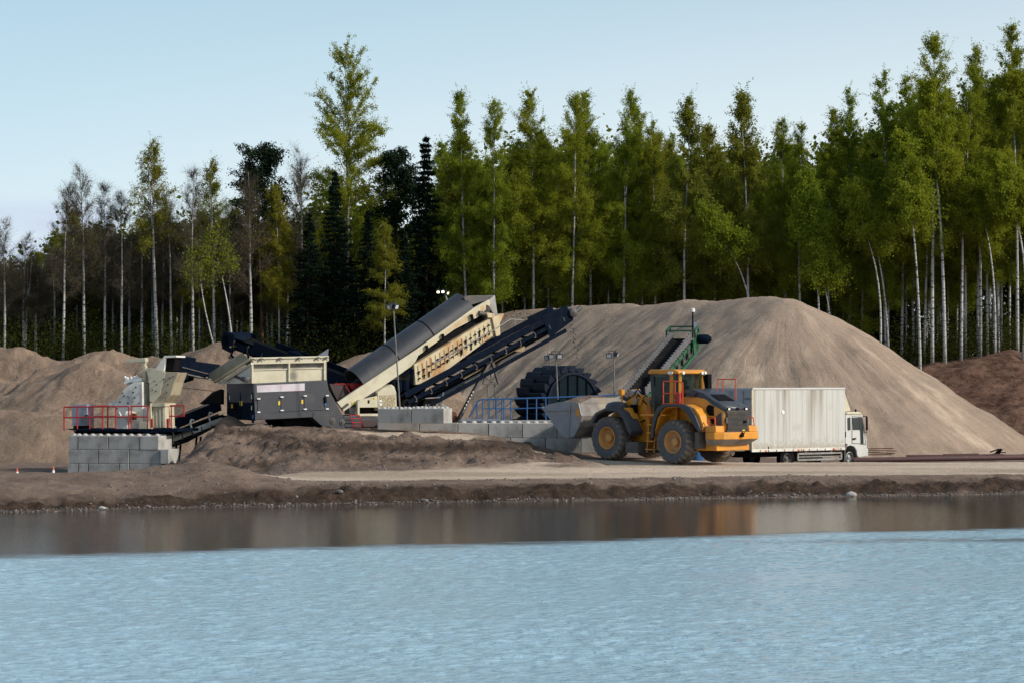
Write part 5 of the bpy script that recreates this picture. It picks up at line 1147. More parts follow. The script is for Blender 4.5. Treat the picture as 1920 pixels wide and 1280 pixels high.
# ---------------------------------------------------------------- crusher on its block plinth
F = Frame(119, 104, -12)
cr = thing('crusher', 'cream impact crusher with tall chute on a railed platform', 'crusher', tuple(F.pt(2.5, 1.4, 1.85)))
def cp(pts, t0, t1, name, m_, par=None, bevel=0, label=None): return MB().fp(F, [Z1(*p) for p in pts], t0, t1).build(name, m_, par or cr, bevel=bevel, label=label)
cp([(80, 893), (600, 893), (930, 893), (930, 915), (720, 925), (620, 912), (180, 908)], 0, 2.6, 'platform', M['navy'], bevel=.008)
m = MB()
for x_ in (150, 330, 520, 700): m.fp(F, [Z1(*p) for p in [(x_, 908), (x_ + 100, 908), (x_ + 70, 935), (x_ + 20, 935)]], .2, 2.3)
m.build('platform_bracket', M['black'], cr)
def railing(name, segs, posts, r=.028, mat_=M['red'], fz=Z1, FF=F, par=cr):
    m = MB()
    for a_, b_, t_ in segs: m.tube([FF.w(*fz(*a_), t_), FF.w(*fz(*b_), t_)], r, 6)
    for x_, y0, y1, t_ in posts: m.tube([FF.w(*fz(x_, y0), t_), FF.w(*fz(x_, y1), t_)], r, 6)
    return m.build(name, mat_, par)
railing('railing', [((78, 730), (565, 724), .03), ((80, 808), (565, 803), .03)], [(80, 730, 906, .03), (180, 730, 905, .03), (273, 728, 905, .03), (370, 726, 905, .03), (468, 725, 905, .03), (565, 724, 905, .03)])
railing('railing', [((585, 722), (708, 722), .03), ((585, 802), (708, 803), .03)], [(585, 722, 905, .03), (708, 722, 905, .03)])
railing('railing', [((262, 722), (560, 720), 2.5), ((262, 800), (560, 800), 2.5)], [(262, 722, 890, 2.5), (298, 722, 885, 2.5), (408, 722, 885, 2.5), (500, 722, 885, 2.5)])
railing('railing', [((840, 718), (980, 718), 1.2), ((840, 797), (984, 797), 1.2)], [(885, 718, 880, 1.2), (980, 718, 800, 1.2)])
cp([(728, 818), (742, 815), (742, 885), (728, 885)], -.02, .05, 'gate_post', M['red']); cp([(848, 818), (862, 815), (862, 885), (848, 885)], .5, .6, 'gate_post', M['red'])
cb_ = cp([(138, 712), (250, 708), (255, 868), (142, 872)], .9, 1.6, 'control_cabinet', M['cabinet'], bevel=.01)
cp([(236, 790), (256, 786), (256, 794), (236, 798)], .86, .9, 'cabinet_handle', M['black'], cb_)
for x_ in (150, 215): cp([(x_, 870), (x_ + 35, 870), (x_ + 35, 893), (x_, 893)], .95, 1.5, 'cabinet_leg', M['black'], cb_)
mc = cp([(462, 893), (462, 760), (470, 700), (488, 648), (532, 590), (600, 545), (668, 540), (672, 893)], .6, 1.9, 'rotor_housing', M['creamw'], bevel=.02)
m = MB()
for x_, y_ in ((520, 625), (530, 645), (620, 580), (655, 620), (500, 690), (560, 700), (480, 740), (610, 660), (645, 700), (600, 620)): p = F.w(*Z1(x_, y_), .6); m.tube([p, p - F.v * .05], .035, 6)
m.build('bolts', M['dsteel'], mc)
m = MB()
for x_, y_ in ((535, 500), (553, 508), (580, 505), (605, 500), (622, 495)): m.tube([F.w(*Z1(x_, y_), 1.0), F.w(*Z1(x_ + 22, y_ + 36), 1.0)], .05, 8)
m.fp(F, [Z1(*p) for p in [(528, 548), (545, 525), (660, 518), (662, 535), (560, 545), (540, 560)]], .8, 1.6); m.build('wear_plate_bolts', M['white'], mc)
m = MB(); m.bar(F.w(*Z1(575, 640), .5), F.w(*Z1(575, 705), .5), .07); m.bar(F.w(*Z1(555, 650), .5), F.w(*Z1(598, 690), .5), .05); m.bar(F.w(*Z1(655, 560), .5), F.w(*Z1(655, 720), .5), .08); m.build('hinge_gear', M['cabinet'], mc)
m = MB().lathe(F.w(*Z1(588, 798), .6), -F.v, [(.22, 0), (.22, .25), (.16, .3), (.05, .32)], 20); m.tube([F.w(*Z1(548, 790), .35), F.w(*Z1(600, 795), .35)], .17, 14); m.build('drive_motor', M['creamw'], cr, smooth=40)
MB().lathe(F.w(*Z1(607, 800), .25), -F.v, [(.14, 0), (.14, .10), (.02, .12)], 16).build('pulley', M['rust'], cr)
cp([(408, 712), (415, 698), (440, 696), (455, 705), (445, 722), (420, 722)], .7, .95, 'motor_cap', M['white'], bevel=.02)
m = MB().bar(F.w(*Z1(452, 680), .7), F.w(*Z1(505, 800), .55), .10); m.build('hydraulic_strut', M['creamw'], cr)
cp([(470, 845), (555, 840), (558, 893), (470, 893)], .5, .7, 'skirt_plate', M['creamw'], bevel=.01); cp([(640, 840), (712, 838), (712, 893), (640, 893)], .4, .7, 'skirt_plate', M['cream'], bevel=.01)
cp([(640, 722), (705, 722), (708, 838), (640, 838)], .7, 1.3, 'side_box', M['creamw'], bevel=.015)
cp([(712, 760), (728, 700), (735, 893), (712, 893)], .5, .9, 'chute_frame', M['cream'])
# chute
ch = cp([(690, 438), (770, 442), (832, 466), (842, 470), (815, 560), (800, 640), (748, 695), (722, 690), (718, 520)], .7, 1.9, 'chute_side', M['cream'], bevel=.01)
cp([(832, 466), (935, 472), (905, 545), (880, 640), (830, 702), (722, 702), (748, 695), (800, 640), (815, 560)], .72, 1.88, 'chute_front', pm('stained_cream', (.42, .36, .25), (.30, .23, .15), 2, stretch=(1, 1, .3), rough=.6), ch, .01)
cp([(725, 702), (836, 702), (836, 725), (725, 728)], .6, 1.95, 'chute_collar', M['cream'], ch, .01)
cp([(730, 728), (836, 726), (842, 885), (735, 888)], .72, 1.85, 'chute_leg', M['cream'], ch, .01)
m = MB()
for x_ in (750, 775, 800, 825): m.bar(F.w(*Z1(x_, 735), .70), F.w(*Z1(x_ + 3, 882), .70), .04, .04)
m.build('chute_rib', M['cream'], ch)
m = MB()
for x_, y_ in ((760, 535), (775, 560), (745, 600), (770, 610), (830, 520), (860, 560), (875, 510), (850, 620), (820, 660), (900, 500)): p = F.w(*Z1(x_, y_), .71); m.tube([p, p - F.v * .04], .03, 6)
m.build('bolts', M['dsteel'], ch)
cp([(768, 438), (832, 346), (922, 344), (924, 358), (842, 362), (828, 460)], .75, 1.85, 'chute_hood', M['creamw'], bevel=.01)
cp([(842, 364), (915, 360), (895, 455), (835, 462)], .9, 1.7, 'hood_opening', M['black'])
m = MB().fp(F, [Z1(*p) for p in [(546, 374), (683, 362), (690, 366), (690, 392), (548, 398)]], 1.0, 1.35); m.build('lifting_beam', M['cream'], cr, bevel=.01)
cp([(650, 392), (690, 392), (680, 425), (668, 425)], 1.05, 1.3, 'beam_gusset', M['cream']); cp([(668, 420), (690, 420), (694, 712), (674, 712)], 1.05, 1.3, 'lifting_post', M['cream'], bevel=.008)
MB().tube([F.w(*Z1(690, 545), .9), F.w(*Z1(720, 560), 1.0), F.w(*Z1(1200, 610), 3.2)], .012, 5).build('cable', M['black'], cr)
# conveyor feeding the crusher (navy) from the screening plant
A_ = P(*Z1(1225, 462), 107.0); B_ = P(*Z1(905, 420), 105.3)
fc = thing('transfer_conveyor', 'short navy conveyor from the plant into the cream crusher chute', 'conveyor', tuple(A_))
d_, u_, x_ = conveyor(fc, A_, B_, .9, M['navy'], .26, 5, .0, side=(.1, 1, 0))
m = MB()
for sg in (-1, 1): m.prism([B_ + x_ * sg * .5 + d_ * a_ + u_ * b_ for a_, b_ in [(-.95, .42), (.1, .45), (.16, 0), (0, -.52), (-.55, -.66), (-1.0, -.5)]], [B_ + x_ * sg * .56 + d_ * a_ + u_ * b_ for a_, b_ in [(-.95, .42), (.1, .45), (.16, 0), (0, -.52), (-.55, -.66), (-1.0, -.5)]])
m.build('head_plate', M['navy'], fc, bevel=.01)
sd_ = -1 if x_.y > 0 else 1
m = MB()
for sg in (-1, 1): m.bar(A_ + x_ * sg * .5 + u_ * .02, B_ - d_ * .9 + x_ * sg * .5 + u_ * .02, .05, .52)
m.build('skirt_board', M['navy'], fc)
m = MB().tube([B_ + x_ * sd_ * .7 - d_ * .1, B_ + x_ * sd_ * .5 - d_ * .1], .14, 12); m.tube([B_ + x_ * sd_ * .66 - d_ * .4, B_ + x_ * sd_ * .66 + d_ * .0], .07, 8); m.bar(B_ + x_ * sd_ * .6 - d_ * 2.2 - u_ * .15, B_ + x_ * sd_ * .6 - d_ * .6, .04); m.build('gear_motor', M['dsteel'], fc, smooth=40)
m = MB().tube([P(*Z1(1005, 485), 105), P(*Z1(1195, 527), 106.5)], .03, 6); m.build('brace_tube', M['steel'], fc)
# lower conveyor running up from the plinth
A_ = P(*Z1(830, 975), 105.0); B_ = P(*Z1(1262, 805), 108.0)
lc_ = thing('lower_conveyor', 'inclined conveyor with pale side beam between block plinth and navy end panel', 'conveyor', tuple(A_))
d_, u_, x_ = conveyor(lc_, A_, B_, 1.1, M['creamw'], .16, 6, .0, side=(-.35, 1, 0))
sd_ = -1 if x_.y > 0 else 1
m = MB()
for sg in (-1, 1): m.bar(A_ + x_ * sg * .45 + u_ * .48, B_ + x_ * sg * .45 + u_ * .52, .05, .42)
m.build('skirt_board', M['navy'], lc_)
MB().prism([A_ + x_ * .45 * sg + u_ * .70 + d_ * k_ for sg, k_ in ((-1, .2), (1, .2), (1, 4), (-1, 4))], [A_ + x_ * .45 * sg + u_ * .55 + d_ * k_ for sg, k_ in ((-1, .2), (1, .2), (1, 4), (-1, 4))]).build('belt_load', gobj.data.materials[0], lc_)
for k_ in (.12, .43, .75):
    p = A_.lerp(B_, k_) + x_ * sd_ * .6; MB().tube([p, p + u_ * .30, p + u_ * .42 + d_ * .12, p + u_ * .36 + d_ * .25], .045, 8).build('skirt_bracket', M['creamw'], lc_, smooth=40)
m = MB()
for k_ in (.2, .55): m.bar(A_.lerp(B_, k_) + x_ * .4 - u_ * .4, A_.lerp(B_, k_) + x_ * .4 - V(0, 0, 1.5), .08); m.bar(A_.lerp(B_, k_) - x_ * .4 - u_ * .4, A_.lerp(B_, k_) - x_ * .4 - V(0, 0, 1.4), .08)
MB().fp(Frame(350, 109.5, 10), [Z1(*p) for p in [(850, 985), (1240, 830), (1180, 900), (1010, 990), (900, 1030)]], 0, .8).build('belt_underside', M['black'], lc_); m.build('underframe', M['black'], lc_)

MB().bar(P(*Z1(803, 997), 104.5), P(*Z1(1262, 820), 107.1), .06, .15).build('side_beam', M['creamw'], lc_, bevel=.008)
# ---------------------------------------------------------------- concrete blocks
def block(FF, s0, s1, z0, z1, depth, label, mat_='concrete', studs=False, group='concrete blocks', t=0):
    m = MB(); g = .012; j = random.Random(int((s0 * 97 + z0 * 31) * 10)); o_ = j.uniform(0, .025)
    m.fbox(FF, s0 + g, s1 - g, t + o_, t + depth, z0 + .004, z1 - .004)
    b = m.build('concrete_block', M[mat_], None, bevel=.02, loc=tuple(FF.pt((s0 + s1) / 2, t + depth / 2, z0)))
    b.rotation_euler = (0, 0, 0)
    tag(b, label, 'concrete block', group)
    if studs:
        n = max(2, int((s1 - s0) / .32)); rows_ = 2 if depth > .5 else 1
        for i in range(n):
            for k in range(rows_):
                c_ = FF.pt(s0 + (i + .5) * (s1 - s0) / n, t + depth * (k + .5) / rows_, z1 - .01)
                MB().lathe(c_, V(0, 0, 1), [(.115, 0), (.10, .05), (.05, .085), (.01, .09)], 10).build('stud', M['concw'], b, smooth=60)
    return b
F = Frame(128, 103, -12)
sx = lambda x, y=1000: F.q(*Z1(x, y), 0)[0]
zt_ = 1.74; bh = .56
R1 = [(112, 183, 'narrow end block at the top left of the left block plinth', 'concrete'), (183, 411, 'dark stained top-row block under the grey cabinet', 'concrete'), (411, 647, 'top-row block under the middle of the red railing', 'concrete'), (647, 790, 'paler top-row block at the right end of the left plinth', 'concw')]
R2 = [(112, 338, 'middle-row block at the left end of the left plinth'), (338, 568, 'middle-row block in the centre of the left plinth'), (568, 800, 'middle-row block with a dark vertical stain')]
R3 = [(104, 188, 'bottom-row block at the far left corner of the left plinth'), (188, 262, 'narrow bottom-row block, second from the left corner'), (262, 493, 'long bottom-row block of the left plinth'), (493, 568, 'short bottom-row block left of the dark stain'), (568, 728, 'bottom-row block with dark stain streaks'), (728, 815, 'bottom-row block half buried by the sand at right')]
for x0, x1, lb, mt in R1: block(F, sx(x0), sx(x1), zt_ - bh, zt_, 1.6, lb, mt, True)
for x0, x1, lb in R2: block(F, sx(x0), sx(x1), zt_ - 2 * bh, zt_ - bh, 1.6, lb)
for x0, x1, lb in R3: block(F, sx(x0), sx(x1), zt_ - 3 * bh, zt_ - 2 * bh, 1.6, lb)
block(F, sx(802), sx(868), zt_ - 2 * bh, zt_ - bh + .03, 1.3, 'pale worn block sticking out right of the middle row', 'concw', t=-.05)
# stain on the plinth
F2 = Frame(382, 106, 10); block(F2, -.25, .35, .9, 1.35, .6, 'small concrete block half buried in the bank under the lower conveyor', 'concw')
F = Frame(696, 106.2, -4)
sx = lambda z, x, y: F.q(*z(x, y), 0)[0]
tz = 2.20
lb_ = ['lower wall block at its left end beneath the upper blocks', 'lower wall block beneath the right upper block', 'long wall block left of the blue railing foot', 'long wall block under the left half of the blue railing', 'long wall block in front of the bucket wheel', 'long wall block behind the loader bucket', 'long wall block between bucket and front tyre']
ed = [sx(Z3, 400, 1230), sx(Z3, 760, 1230), sx(Z4, -8, 1090), sx(Z4, 230, 1090), sx(Z4, 492, 1090), sx(Z4, 762, 1090), sx(Z4, 1010, 1090), sx(Z4, 1260, 1090)]
for i in range(7): block(F, ed[i], ed[i + 1], tz - .62, tz, .8, lb_[i], 'concrete' if i in (3, 5, 6) else 'concw', i >= 2)
ed2 = [sx(Z4, 130, 1160), sx(Z4, 400, 1160), sx(Z4, 672, 1160), sx(Z4, 945, 1160), sx(Z4, 1210, 1160)]
for i in range(4): block(F, ed2[i], ed2[i + 1], tz - 1.24, tz - .62, .8, ['second-row wall block at its left, mostly under the sandy ramp', 'second-row wall block under the bucket wheel', 'second-row wall block below the loader bucket', 'second-row wall block behind the front tyre'][i])
F = Frame(707, 105.2, -22)
e_ = [F.q(*Z3(x_, 1150), 0)[0] for x_ in (400, 690, 970)]
block(F, e_[0], e_[1], tz + .0, tz + .60, .9, 'upper block on the wall, left one with studs on top', 'concw', True)
block(F, e_[1], e_[2], tz + .0, tz + .62, .9, 'upper block on the wall, right one with a bright end face', 'concw', True)

# ---------------------------------------------------------------- bucket wheel sand washer
F = Frame(1075, 112.5, 32)
bw = thing('bucket_wheel', 'dark blue sand-washing bucket wheel behind the blue railing', 'bucket wheel', tuple(F.pt(0, 1.2, 1.2)))
cz = 2.98; r1, r2, TT = 1.30, 1.64, 2.35; M['scoop'] = pm('dark_scoop_paint', (.007, .012, .026), (.010, .016, .030), 2, rough=.6, spec=.12, dirt=(.03, .027, .024), dlo=.55, dhi=.85); C0 = F.pt(0, 0, cz); axw = F.v
m = MB().lathe(C0 + axw * .12, axw, [(r1 - .06, 0), (r1 + .08, .01), (r1 + .08, TT - .2), (r1 - .06, TT - .15)], 48); m.build('drum', M['black'], bw, smooth=40)
fc_ = MB().lathe(C0 + axw * .04, axw, [(.02, 0), (r1 - .05, .0), (r1 - .05, .05), (.02, .05)], 48).build('face_disc', pm('dark_blue_disc', (.008, .017, .024), (.006, .012, .018), 1.5, rough=.7, spec=.05), bw)
MB().lathe(C0, axw, [(r1 - .07, -.02), (r1 + .04, -.02), (r1 + .04, .10), (r1 - .07, .10)], 48, True).build('face_ring', M['scoop'], bw)
m = MB()
for sx_ in (-.72, -.25, .25, .72):
    hh2 = math.sqrt(r1 ** 2 - sx_ ** 2) * .97; m.bar(C0 + F.u * sx_ - V(0, 0, hh2), C0 + F.u * sx_ + V(0, 0, hh2), .03, .05)
m.bar(C0 - F.u * 1.2 + V(0, 0, .25), C0 + F.u * 1.2 + V(0, 0, .25), .03, .03); m.build('face_ribs', M['black'], fc_)
nb = 22; M['scoop2'] = pm('dark_scoop_paint', (.007, .012, .026), (.010, .016, .030), 2, rough=.6, spec=.12, dirt=(.03, .027, .024), dlo=.55, dhi=.85)
def rp(th, r, t): return C0 + (F.u * math.cos(th) + V(0, 0, 1) * math.sin(th)) * r + axw * t
for row, (t0, t1, off) in enumerate(((.12, 1.18, 0), (1.24, 2.32, .14))):
    for i in range(nb):
        th = 2 * math.pi * i / nb + off
        if math.sin(th) < -.55: continue
        dth = 2 * math.pi / nb; m = MB()
        prof = [(th, r1), (th + .01, r2), (th + .05, r2), (th + dth * .62, r1 + .24), (th + dth * .97, r1 + .13)]
        outer = [rp(a_, b_, t0) for a_, b_ in prof]; m.prism(outer, [p + axw * (t1 - t0) for p in outer])
        m.build('scoop', M['scoop'], bw, bevel=.008)
MB().tube([C0 - axw * .15, C0 + axw * (TT + .2)], .12, 14).build('axle', M['dsteel'], bw)
m = MB(); m.fbox(F, -1.75, 1.65, .0, TT, 1.2, 2.25); m.build('wash_tank', M['black'], bw)
# blue railing
F = Frame(905, 108.6, -2)
br = thing('blue_railing', 'blue tube railing along the block wall in front of the bucket wheel', 'railing', tuple(F.w(*Z4(180, 1020), 0)))
railing('top_rail', [((175, 860), (700, 845), 0), ((700, 845), (1268, 825), 0), ((150, 870), (175, 860), 0), ((80, 1000), (150, 870), 0)], [], .032, M['blue'], Z4, F, br)
railing('mid_rail', [((190, 930), (440, 930), 0), ((440, 930), (670, 922), 0), ((275, 927), (350, 930), 1.2)], [], .022, M['blue'], Z4, F, br)
for x_, y0 in ((143, 872), (184, 862), (238, 860), (292, 858), (350, 855), (405, 853), (530, 850), (602, 848), (674, 846)):
    railing('post', [], [(x_, y0, 1018, 0)], .027, M['blue'], Z4, F, br)
for x_ in (272, 335, 1255): railing('post', [], [(x_, 838 if x_ > 1000 else 862, 925 if x_ < 300 else (880 if x_ > 1000 else 1018), 1.2 if x_ < 1000 else 0)], .027, M['blue'], Z4, F, br)
dk = thing('deck_slab', 'low grey slab lying behind the studded wall blocks', 'slab', tuple(P(900, 785, 109)), None)
MB().fbox(Frame(868, 107.6, 0), 0, 5.8, 0, 3.5, 2.0, 2.24).build('slab', M['concrete'], dk)
MB().fbox(Frame(868, 107.4, 0), -.1, 1.6, 0, .2, 2.24, 2.34).build('edge_beam', M['cabinet'], dk)

# ---------------------------------------------------------------- floodlight poles
lamp_pole(737, 568, 768, 103.5, [(731, 576, -50), (742, 575, 55)], 'tall thin pole with twin floodlights before the black belt cover', lean=13)
lamp_pole(834, 550, 578, 112, [(822, 547, -10), (830.5, 546.5, 0), (838, 549, 60)], 'short pole with two lit yellowish lamps behind the belt cover', .04, 8, lit=True, arm=False)
lamp_pole(1042, 657, 748, 109, [(1034, 667, -5), (1049, 667, 8)], 'pole with twin floodlights in front of the bucket wheel', lean=4)
lamp_pole(1031, 676, 690, 115, [(1026, 670, -35)], 'pole with one floodlight half hidden behind the bucket wheel', arm=False)
lamp_pole(1151, 656, 742, 109, [(1142, 666, -5), (1156, 664, 75)], 'pole with twin floodlights between bucket wheel and green conveyor', lean=1)

# ---------------------------------------------------------------- green conveyor with corrugated walls
A_ = P(1192, 742, 108.5); B_ = P(1278, 638, 114.5)
M['corr'] = pm('corrugated_rubber', (.15, .15, .155), (.10, .10, .105), 4, rough=.6)
gc = thing('green_conveyor', 'steep green conveyor with corrugated grey belt walls behind the loader cab', 'conveyor', tuple(V(A_.x, A_.y, A_.z)))
sd = (-.30, .95, 0); side_ = V(1, .15, 0)
d_, u_, x_ = conveyor(gc, A_ + (A_ - B_) * .15, B_, 1.0, M['green'], .20, 12, 0, beltm=M['black'], side=(1, -.25, 0))
for sg in (-1, 1):
    m = MB(); e = x_ * sg * .46; n_ = 46; L_ = (B_ - A_).length
    pts_ = [A_ + (B_ - A_) * (i / n_) + e + x_ * .05 * (1 if (i // 1) % 2 else -1) for i in range(n_ + 1)]
    m.prism  # zigzag wall
    for p, q2 in zip(pts_, pts_[1:]): m.prism([p + u_ * .05, q2 + u_ * .05, q2 + u_ * .42, p + u_ * .42], [p + u_ * .05 + x_ * .02, q2 + u_ * .05 + x_ * .02, q2 + u_ * .42 + x_ * .02, p + u_ * .42 + x_ * .02])
    m.build('corrugated_wall', M['corr'], gc)
for i in range(10): p = A_.lerp(B_, (i + .5) / 10) - x_ * .60 + u_ * .12; MB().bar(p - d_ * .07, p + d_ * .07, .10, .16).build('roller_end', M['black'], gc)
m = MB()
for i in range(0): p = A_.lerp(B_, (i + .5) / 13); m.prism([p - x_ * .42 + u_ * .05, p + x_ * .42 + u_ * .05, p + x_ * .42 + u_ * .2, p - x_ * .42 + u_ * .2], [p - x_ * .42 + u_ * .05 + d_ * .04, p + x_ * .42 + u_ * .05 + d_ * .04, p + x_ * .42 + u_ * .2 + d_ * .04, p - x_ * .42 + u_ * .2 + d_ * .04])
m = MB()
for sg in (-1, 1): m.bar(A_ + x_ * sg * .64 - u_ * .55, B_ + x_ * sg * .64 - u_ * .55 + d_ * .3, .10, .14)
for i in range(9):
    for sg in (-1, 1): m.bar(A_.lerp(B_, i / 8.5) + x_ * sg * .62 - u_ * .5, A_.lerp(B_, i / 8.5) + x_ * sg * .62 - u_ * .1, .05)
m.build('lower_frame', M['green'], gc, bevel=.008)
for i in range(9):
    p = A_.lerp(B_, (i + .5) / 9); MB().lathe(p + x_ * .50 - u_ * .33, x_, [(.02, 0), (.17, .01), (.17, .04), (.13, .05), (.12, .02), (.02, .02)], 16).build('return_idler', M['black'], gc)
m = MB(); h0 = B_ + u_ * .45
c4 = [h0 - x_ * .66, h0 + x_ * .62, h0 + x_ * .62 + d_ * .55, h0 - x_ * .66 + d_ * .55]
for a_, b_ in zip(c4, c4[1:] + c4[:1]): m.bar(a_, b_, .07)
for c_ in c4: m.bar(c_, c_ - u_ * .75, .07)
m.build('head_frame', M['green'], gc)
for sg in (-1, 1): q4 = [B_ + x_ * .64 * sg + d_ * a_ + u_ * b_ for a_, b_ in ((-.5, .1), (.6, .25), (.65, -.45), (-.5, -.65))]; MB().prism(q4, [p + x_ * .04 for p in q4]).build('head_plate', M['green'], gc, bevel=.008)
m = MB().lathe(B_ + x_ * .68 + d_ * .15, x_, [(.05, 0), (.19, .03), (.21, .10), (.21, .45), (.17, .50), (.10, .62), (.02, .63)], 18); m.build('drum_motor', M['navy'], gc, smooth=40)
mp_ = B_ + d_ * .3 + x_ * .42; T_ = V(mp_.x, mp_.y, H - (585 - HY) * mp_.y / FP)
m = MB().tube([mp_, T_], .035, 8); m.build('mast', M['black'], gc); MB().lathe(T_, V(0, 0, 1), [(.03, -.02), (.10, 0), (.10, .14), (.03, .17)], 12).build('camera_head', M['white'], gc)
MB().bar(T_ + V(.12, -.05, -.45), T_ + V(.12, -.05, -.9), .14, .05).build('junction_box', M['cabinet'], gc)

# ---------------------------------------------------------------- pipes, sheets, cones, small things
def gp(px, Y, dz=0): x = (px - 960) * Y / FP; return V(x, Y, gz(x, Y) + dz)
def tagm(mb, name, mt, label, cat, group=None, loc=None, **k):
    return tag(mb.build(name, mt, None, loc=loc, **k), label, cat, group)
m = MB().tube([P(1600, 862, 114), P(1660, 861, 114), P(1760, 859, 114.2), P(1860, 857.5, 114.5), P(1990, 855, 115)], .12, 12)
tagm(m, 'long_pipe', M['pipe'], 'long thick brown pipe on the ground along the right roadside', 'pipe', loc=tuple(P(1760, 862, 114.2)), smooth=40)
m = MB().tube([P(1700, 854, 116), P(1800, 853.5, 116), P(1880, 852, 116)], .06, 8)
tagm(m, 'thin_pipe', M['pipe'], 'thinner pipe lying behind the long thick brown pipe', 'pipe', loc=tuple(P(1790, 856, 116)), smooth=40)
def sheet(px0, px1, py, Y, h, mt, nm, label, n=3):
    root = thing(nm, label, 'scrap metal', tuple(P((px0 + px1) / 2, py + 4, Y)))
    rr = random.Random(px0)
    for i in range(n):
        a_ = P(px0 + rr.uniform(-6, 6), py - i * h * 40 + rr.uniform(-1, 1), Y + rr.uniform(-.3, .3)); b_ = P(px1 + rr.uniform(-8, 8), py - i * h * 40 + rr.uniform(-1, 1), Y + rr.uniform(-.3, .3))
        MB().bar(a_, b_, .5, .035).build('plate', mt, root)
sheet(1622, 1676, 852, 117, .10, M['rust'], 'rusty_sheets', 'stack of rusty sheets just right of the truck cab', 4)
sheet(1768, 1826, 853, 117.5, .05, M['rust'], 'rusty_sheets', 'low rusty plates lying at the foot of the large pile', 2)
sheet(1706, 1724, 854, 117.5, .04, M['black'], 'dark_sheet', 'small dark sheet beside the pipes behind the road', 1)
sr = thing('scrap_heap', 'small heap of black scrap at the foot of the large pile, far right', 'scrap', tuple(P(1867, 854, 117)))
rr = random.Random(2)
for i in range(9):
    a_ = P(1867 + rr.uniform(-14, 6), 852 - rr.uniform(0, 6), 117); MB().bar(a_, a_ + V(rr.uniform(.1, .5), rr.uniform(-.2, .2), rr.uniform(-.12, .16)), .10, .05).build('scrap_piece', M['black'], sr)
m = MB().lathe(P(1305, 866, 105), V(0, 0, 1), [(.28, 0), (.30, .03), (.29, .42), (.30, .44), (.29, .84), (.30, .87), (.05, .88)], 24)
tagm(m, 'barrel', M['blue'], 'blue barrel half hidden behind the loader rear wheel', 'barrel', loc=tuple(P(1305, 866, 105)), smooth=40)
def tcone(px, py, Y, label):
    p = P(px, py, Y); root = thing('traffic_cone', label, 'traffic cone', tuple(p), 'traffic cones')
    MB().fbox(Frame(px, Y, 10, 0), -.11, .11, -.11, .11, p.z, p.z + .02).build('cone_base', M['cone'], root)
    MB().lathe(p + V(0, 0, .04), V(0, 0, 1), [(.08, 0), (.055, .1), (.03, .27), (.015, .33)], 14).build('cone_body', M['cone'], root, smooth=50)
    MB().lathe(p + V(0, 0, .04), V(0, 0, 1), [(.058, .10), (.042, .20)], 14).build('white_band', M['white'], root)
tcone(32, 896, 91, 'small traffic cone on the crest near the left edge of the photo'); tcone(100, 893, 92, 'faded traffic cone left of the block plinth')
m = MB().tube([P(0, 880, 90.0), P(4, 884, 88)], .05, 6)
# sand trickling off the conveyor tip
rr = np.random.RandomState(5); pts_ = []; t_ = np.linspace(0, 1, 110) ** 1.0
A_ = P(1061, 592, 113); B_ = P(1083, 672, 114)
c_ = np.array(A_)[None] + (np.array(B_) - np.array(A_))[None] * np.stack([t_ ** .7, t_, t_ ** 1.2], 1) + rr.normal(size=(110, 3)) * .05
v, q = leafquads(c_, rr, .07, .9); me = fastmesh('falling_sand', v, q); me.materials.append(M['lug']); o = link(bpy.data.objects.new('falling_sand', me)); tag(o, 'thin trickle of sand falling from the tip of the navy discharge conveyor', 'sand', None, 'stuff')
A_ = P(438, 648, 118.5); B_ = P(432, 672, 119.5)
c_ = np.array(A_)[None] + (np.array(B_) - np.array(A_))[None] * t_[:, None] + rr.normal(size=(110, 3)) * .06
v, q = leafquads(c_, rr, .08, .9); me = fastmesh('falling_sand', v, q); me.materials.append(M['lug']); o = link(bpy.data.objects.new('falling_sand', me)); tag(o, 'trickle of dark sand falling from the stockpile conveyor at left', 'sand', None, 'stuff')
# ---------------------------------------------------------------- stones
import bmesh
def rockverts(rs_, sub=1):
    bm = bmesh.new(); bmesh.ops.create_icosphere(bm, subdivisions=sub, radius=1)
    v = np.array([x.co[:] for x in bm.verts]); f = np.array([[x.index for x in g.verts] for g in bm.faces]); bm.free()
    return v, f
st = N('stones'); oi_ = st.noise(1.7, (1, 1, 1), 2); st.set(st.b.inputs['Base Color'], st.mix(st.ramp(oi_, .35, .65), (.20, .175, .155), (.07, .06, .052))); st.b.inputs['Roughness'].default_value = .8
bv, bf = rockverts(None, 1); rr = np.random.RandomState(11); vs, fs, o_ = [], [], 0
def addrocks(n, fx, fy, smin, smax, k=3.0):
    global o_
    for i in range(n):
        X = fx(); Y = fy(X); s_ = smin + (smax - smin) * rr.rand() ** k
        v = bv * (1 + .25 * rr.normal(size=(len(bv), 1))) * np.array([1, rr.uniform(.6, 1), rr.uniform(.45, .8)]) * s_
        a_ = rr.uniform(0, 6.3); c, s2 = math.cos(a_), math.sin(a_); v = v @ np.array([[c, s2, 0], [-s2, c, 0], [0, 0, 1]])
        vs.append(v + np.array([X, Y, 0])); fs.append(bf + o_); o_ += len(bv)
sy = lambda X: float(shoreY(np.array([X]))[0])
addrocks(2600, lambda: rr.uniform(-17, 20), lambda X: sy(X) + rr.normal() * .16 + .10, .015, .06)
V0 = np.concatenate(vs); g_ = ground(V0[:, 0], V0[:, 1])
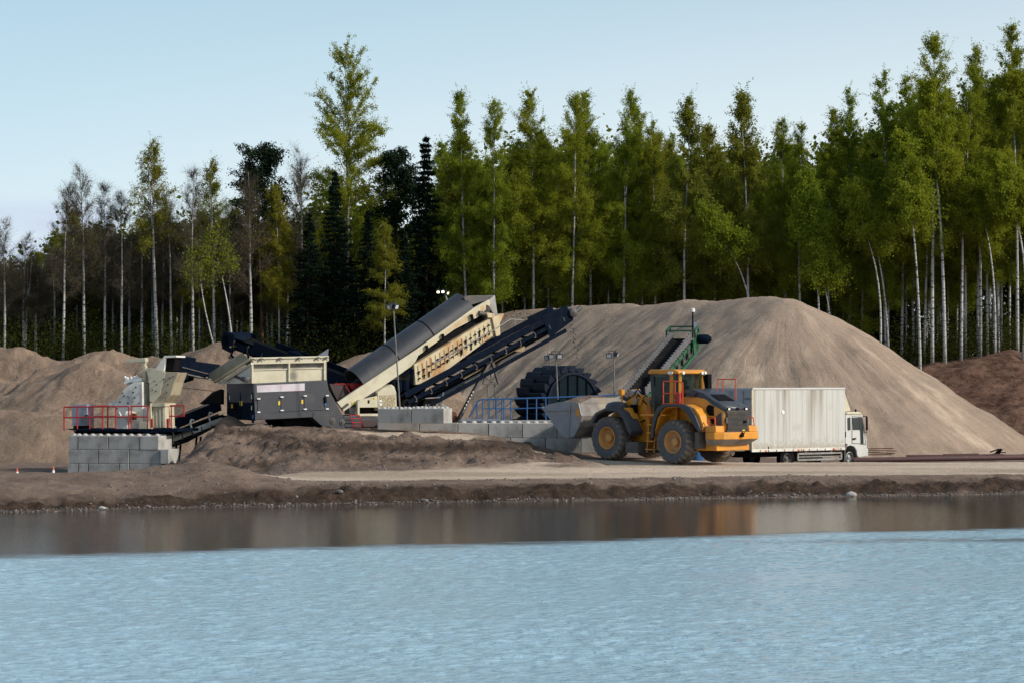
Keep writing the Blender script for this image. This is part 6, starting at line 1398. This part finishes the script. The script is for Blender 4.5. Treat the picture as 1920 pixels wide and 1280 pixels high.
cen = V0.reshape(-1, len(bv), 3).mean(1); gg = np.maximum(ground(cen[:, 0], cen[:, 1]), -.02)
V0[:, 2] += np.repeat(gg, len(bv)) + .01
me = fastmesh('shore_pebbles', V0, np.concatenate(fs)); me.materials.append(st.m); o = link(bpy.data.objects.new('shore_pebbles', me)); tag(o, 'strip of pebbles and small stones along the waterline', 'pebbles', None, 'stuff')
vs, fs, o_ = [], [], 0
addrocks(5200, lambda: rr.uniform(-13, 12), lambda X: rr.uniform(sy(X) + 1.2, 103), .010, .075, 3.5)
V0 = np.concatenate(vs); cen = V0.reshape(-1, len(bv), 3).mean(1); keepr = roadmask(cen[:, 0], cen[:, 1]) < .4
V0[:, 2] += np.repeat(ground(cen[:, 0], cen[:, 1]), len(bv)); F0 = np.concatenate(fs).reshape(len(cen), -1, 3)[keepr].reshape(-1, 3)
me = fastmesh('bank_gravel', V0, F0); me.materials.append(st.m); o = link(bpy.data.objects.new('bank_gravel', me)); tag(o, 'scattered gravel on the brown banks', 'gravel', None, 'stuff')
bv2, bf2 = rockverts(None, 2)
for px, s_, lb in ((1597, .17, 'pale rounded boulder at the waterline right of the truck reflection'), (1452, .10, 'small boulder at the waterline below the loader rear'), (1488, .08, 'small dark stone at the waterline right of the small boulder'), (795, .13, 'grey stone at the waterline below the middle bank'), (632, .12, 'bluish stone stuck in the dark scarp'), (185, .11, 'pale stone on the shore below the left plinth'), (272, .10, 'rounded stone on the shore beneath the small dune'), (540, .09, 'small stone at the waterline left of the middle')):
    x = (px - 960) * 84 / FP; Y = sy(x) + .12; x = (px - 960) * Y / FP; Y = sy(x) + (.12 if px != 632 else .9)
    v = bv2 * (1 + .10 * np.sin(bv2[:, :1] * 5 + bv2[:, 1:2] * 4 + px)) * np.array([1.15, .8, .65]) * s_
    me = fastmesh('boulder', v, bf2); me.materials.append(M['concw'] if px in (1597, 185) else st.m); me.polygons.foreach_set('use_smooth', [True] * len(me.polygons))
    o = link(bpy.data.objects.new('boulder', me)); o.location = (x, Y, max(gz(x, Y), 0) + s_ * .25); tag(o, lb, 'boulder')
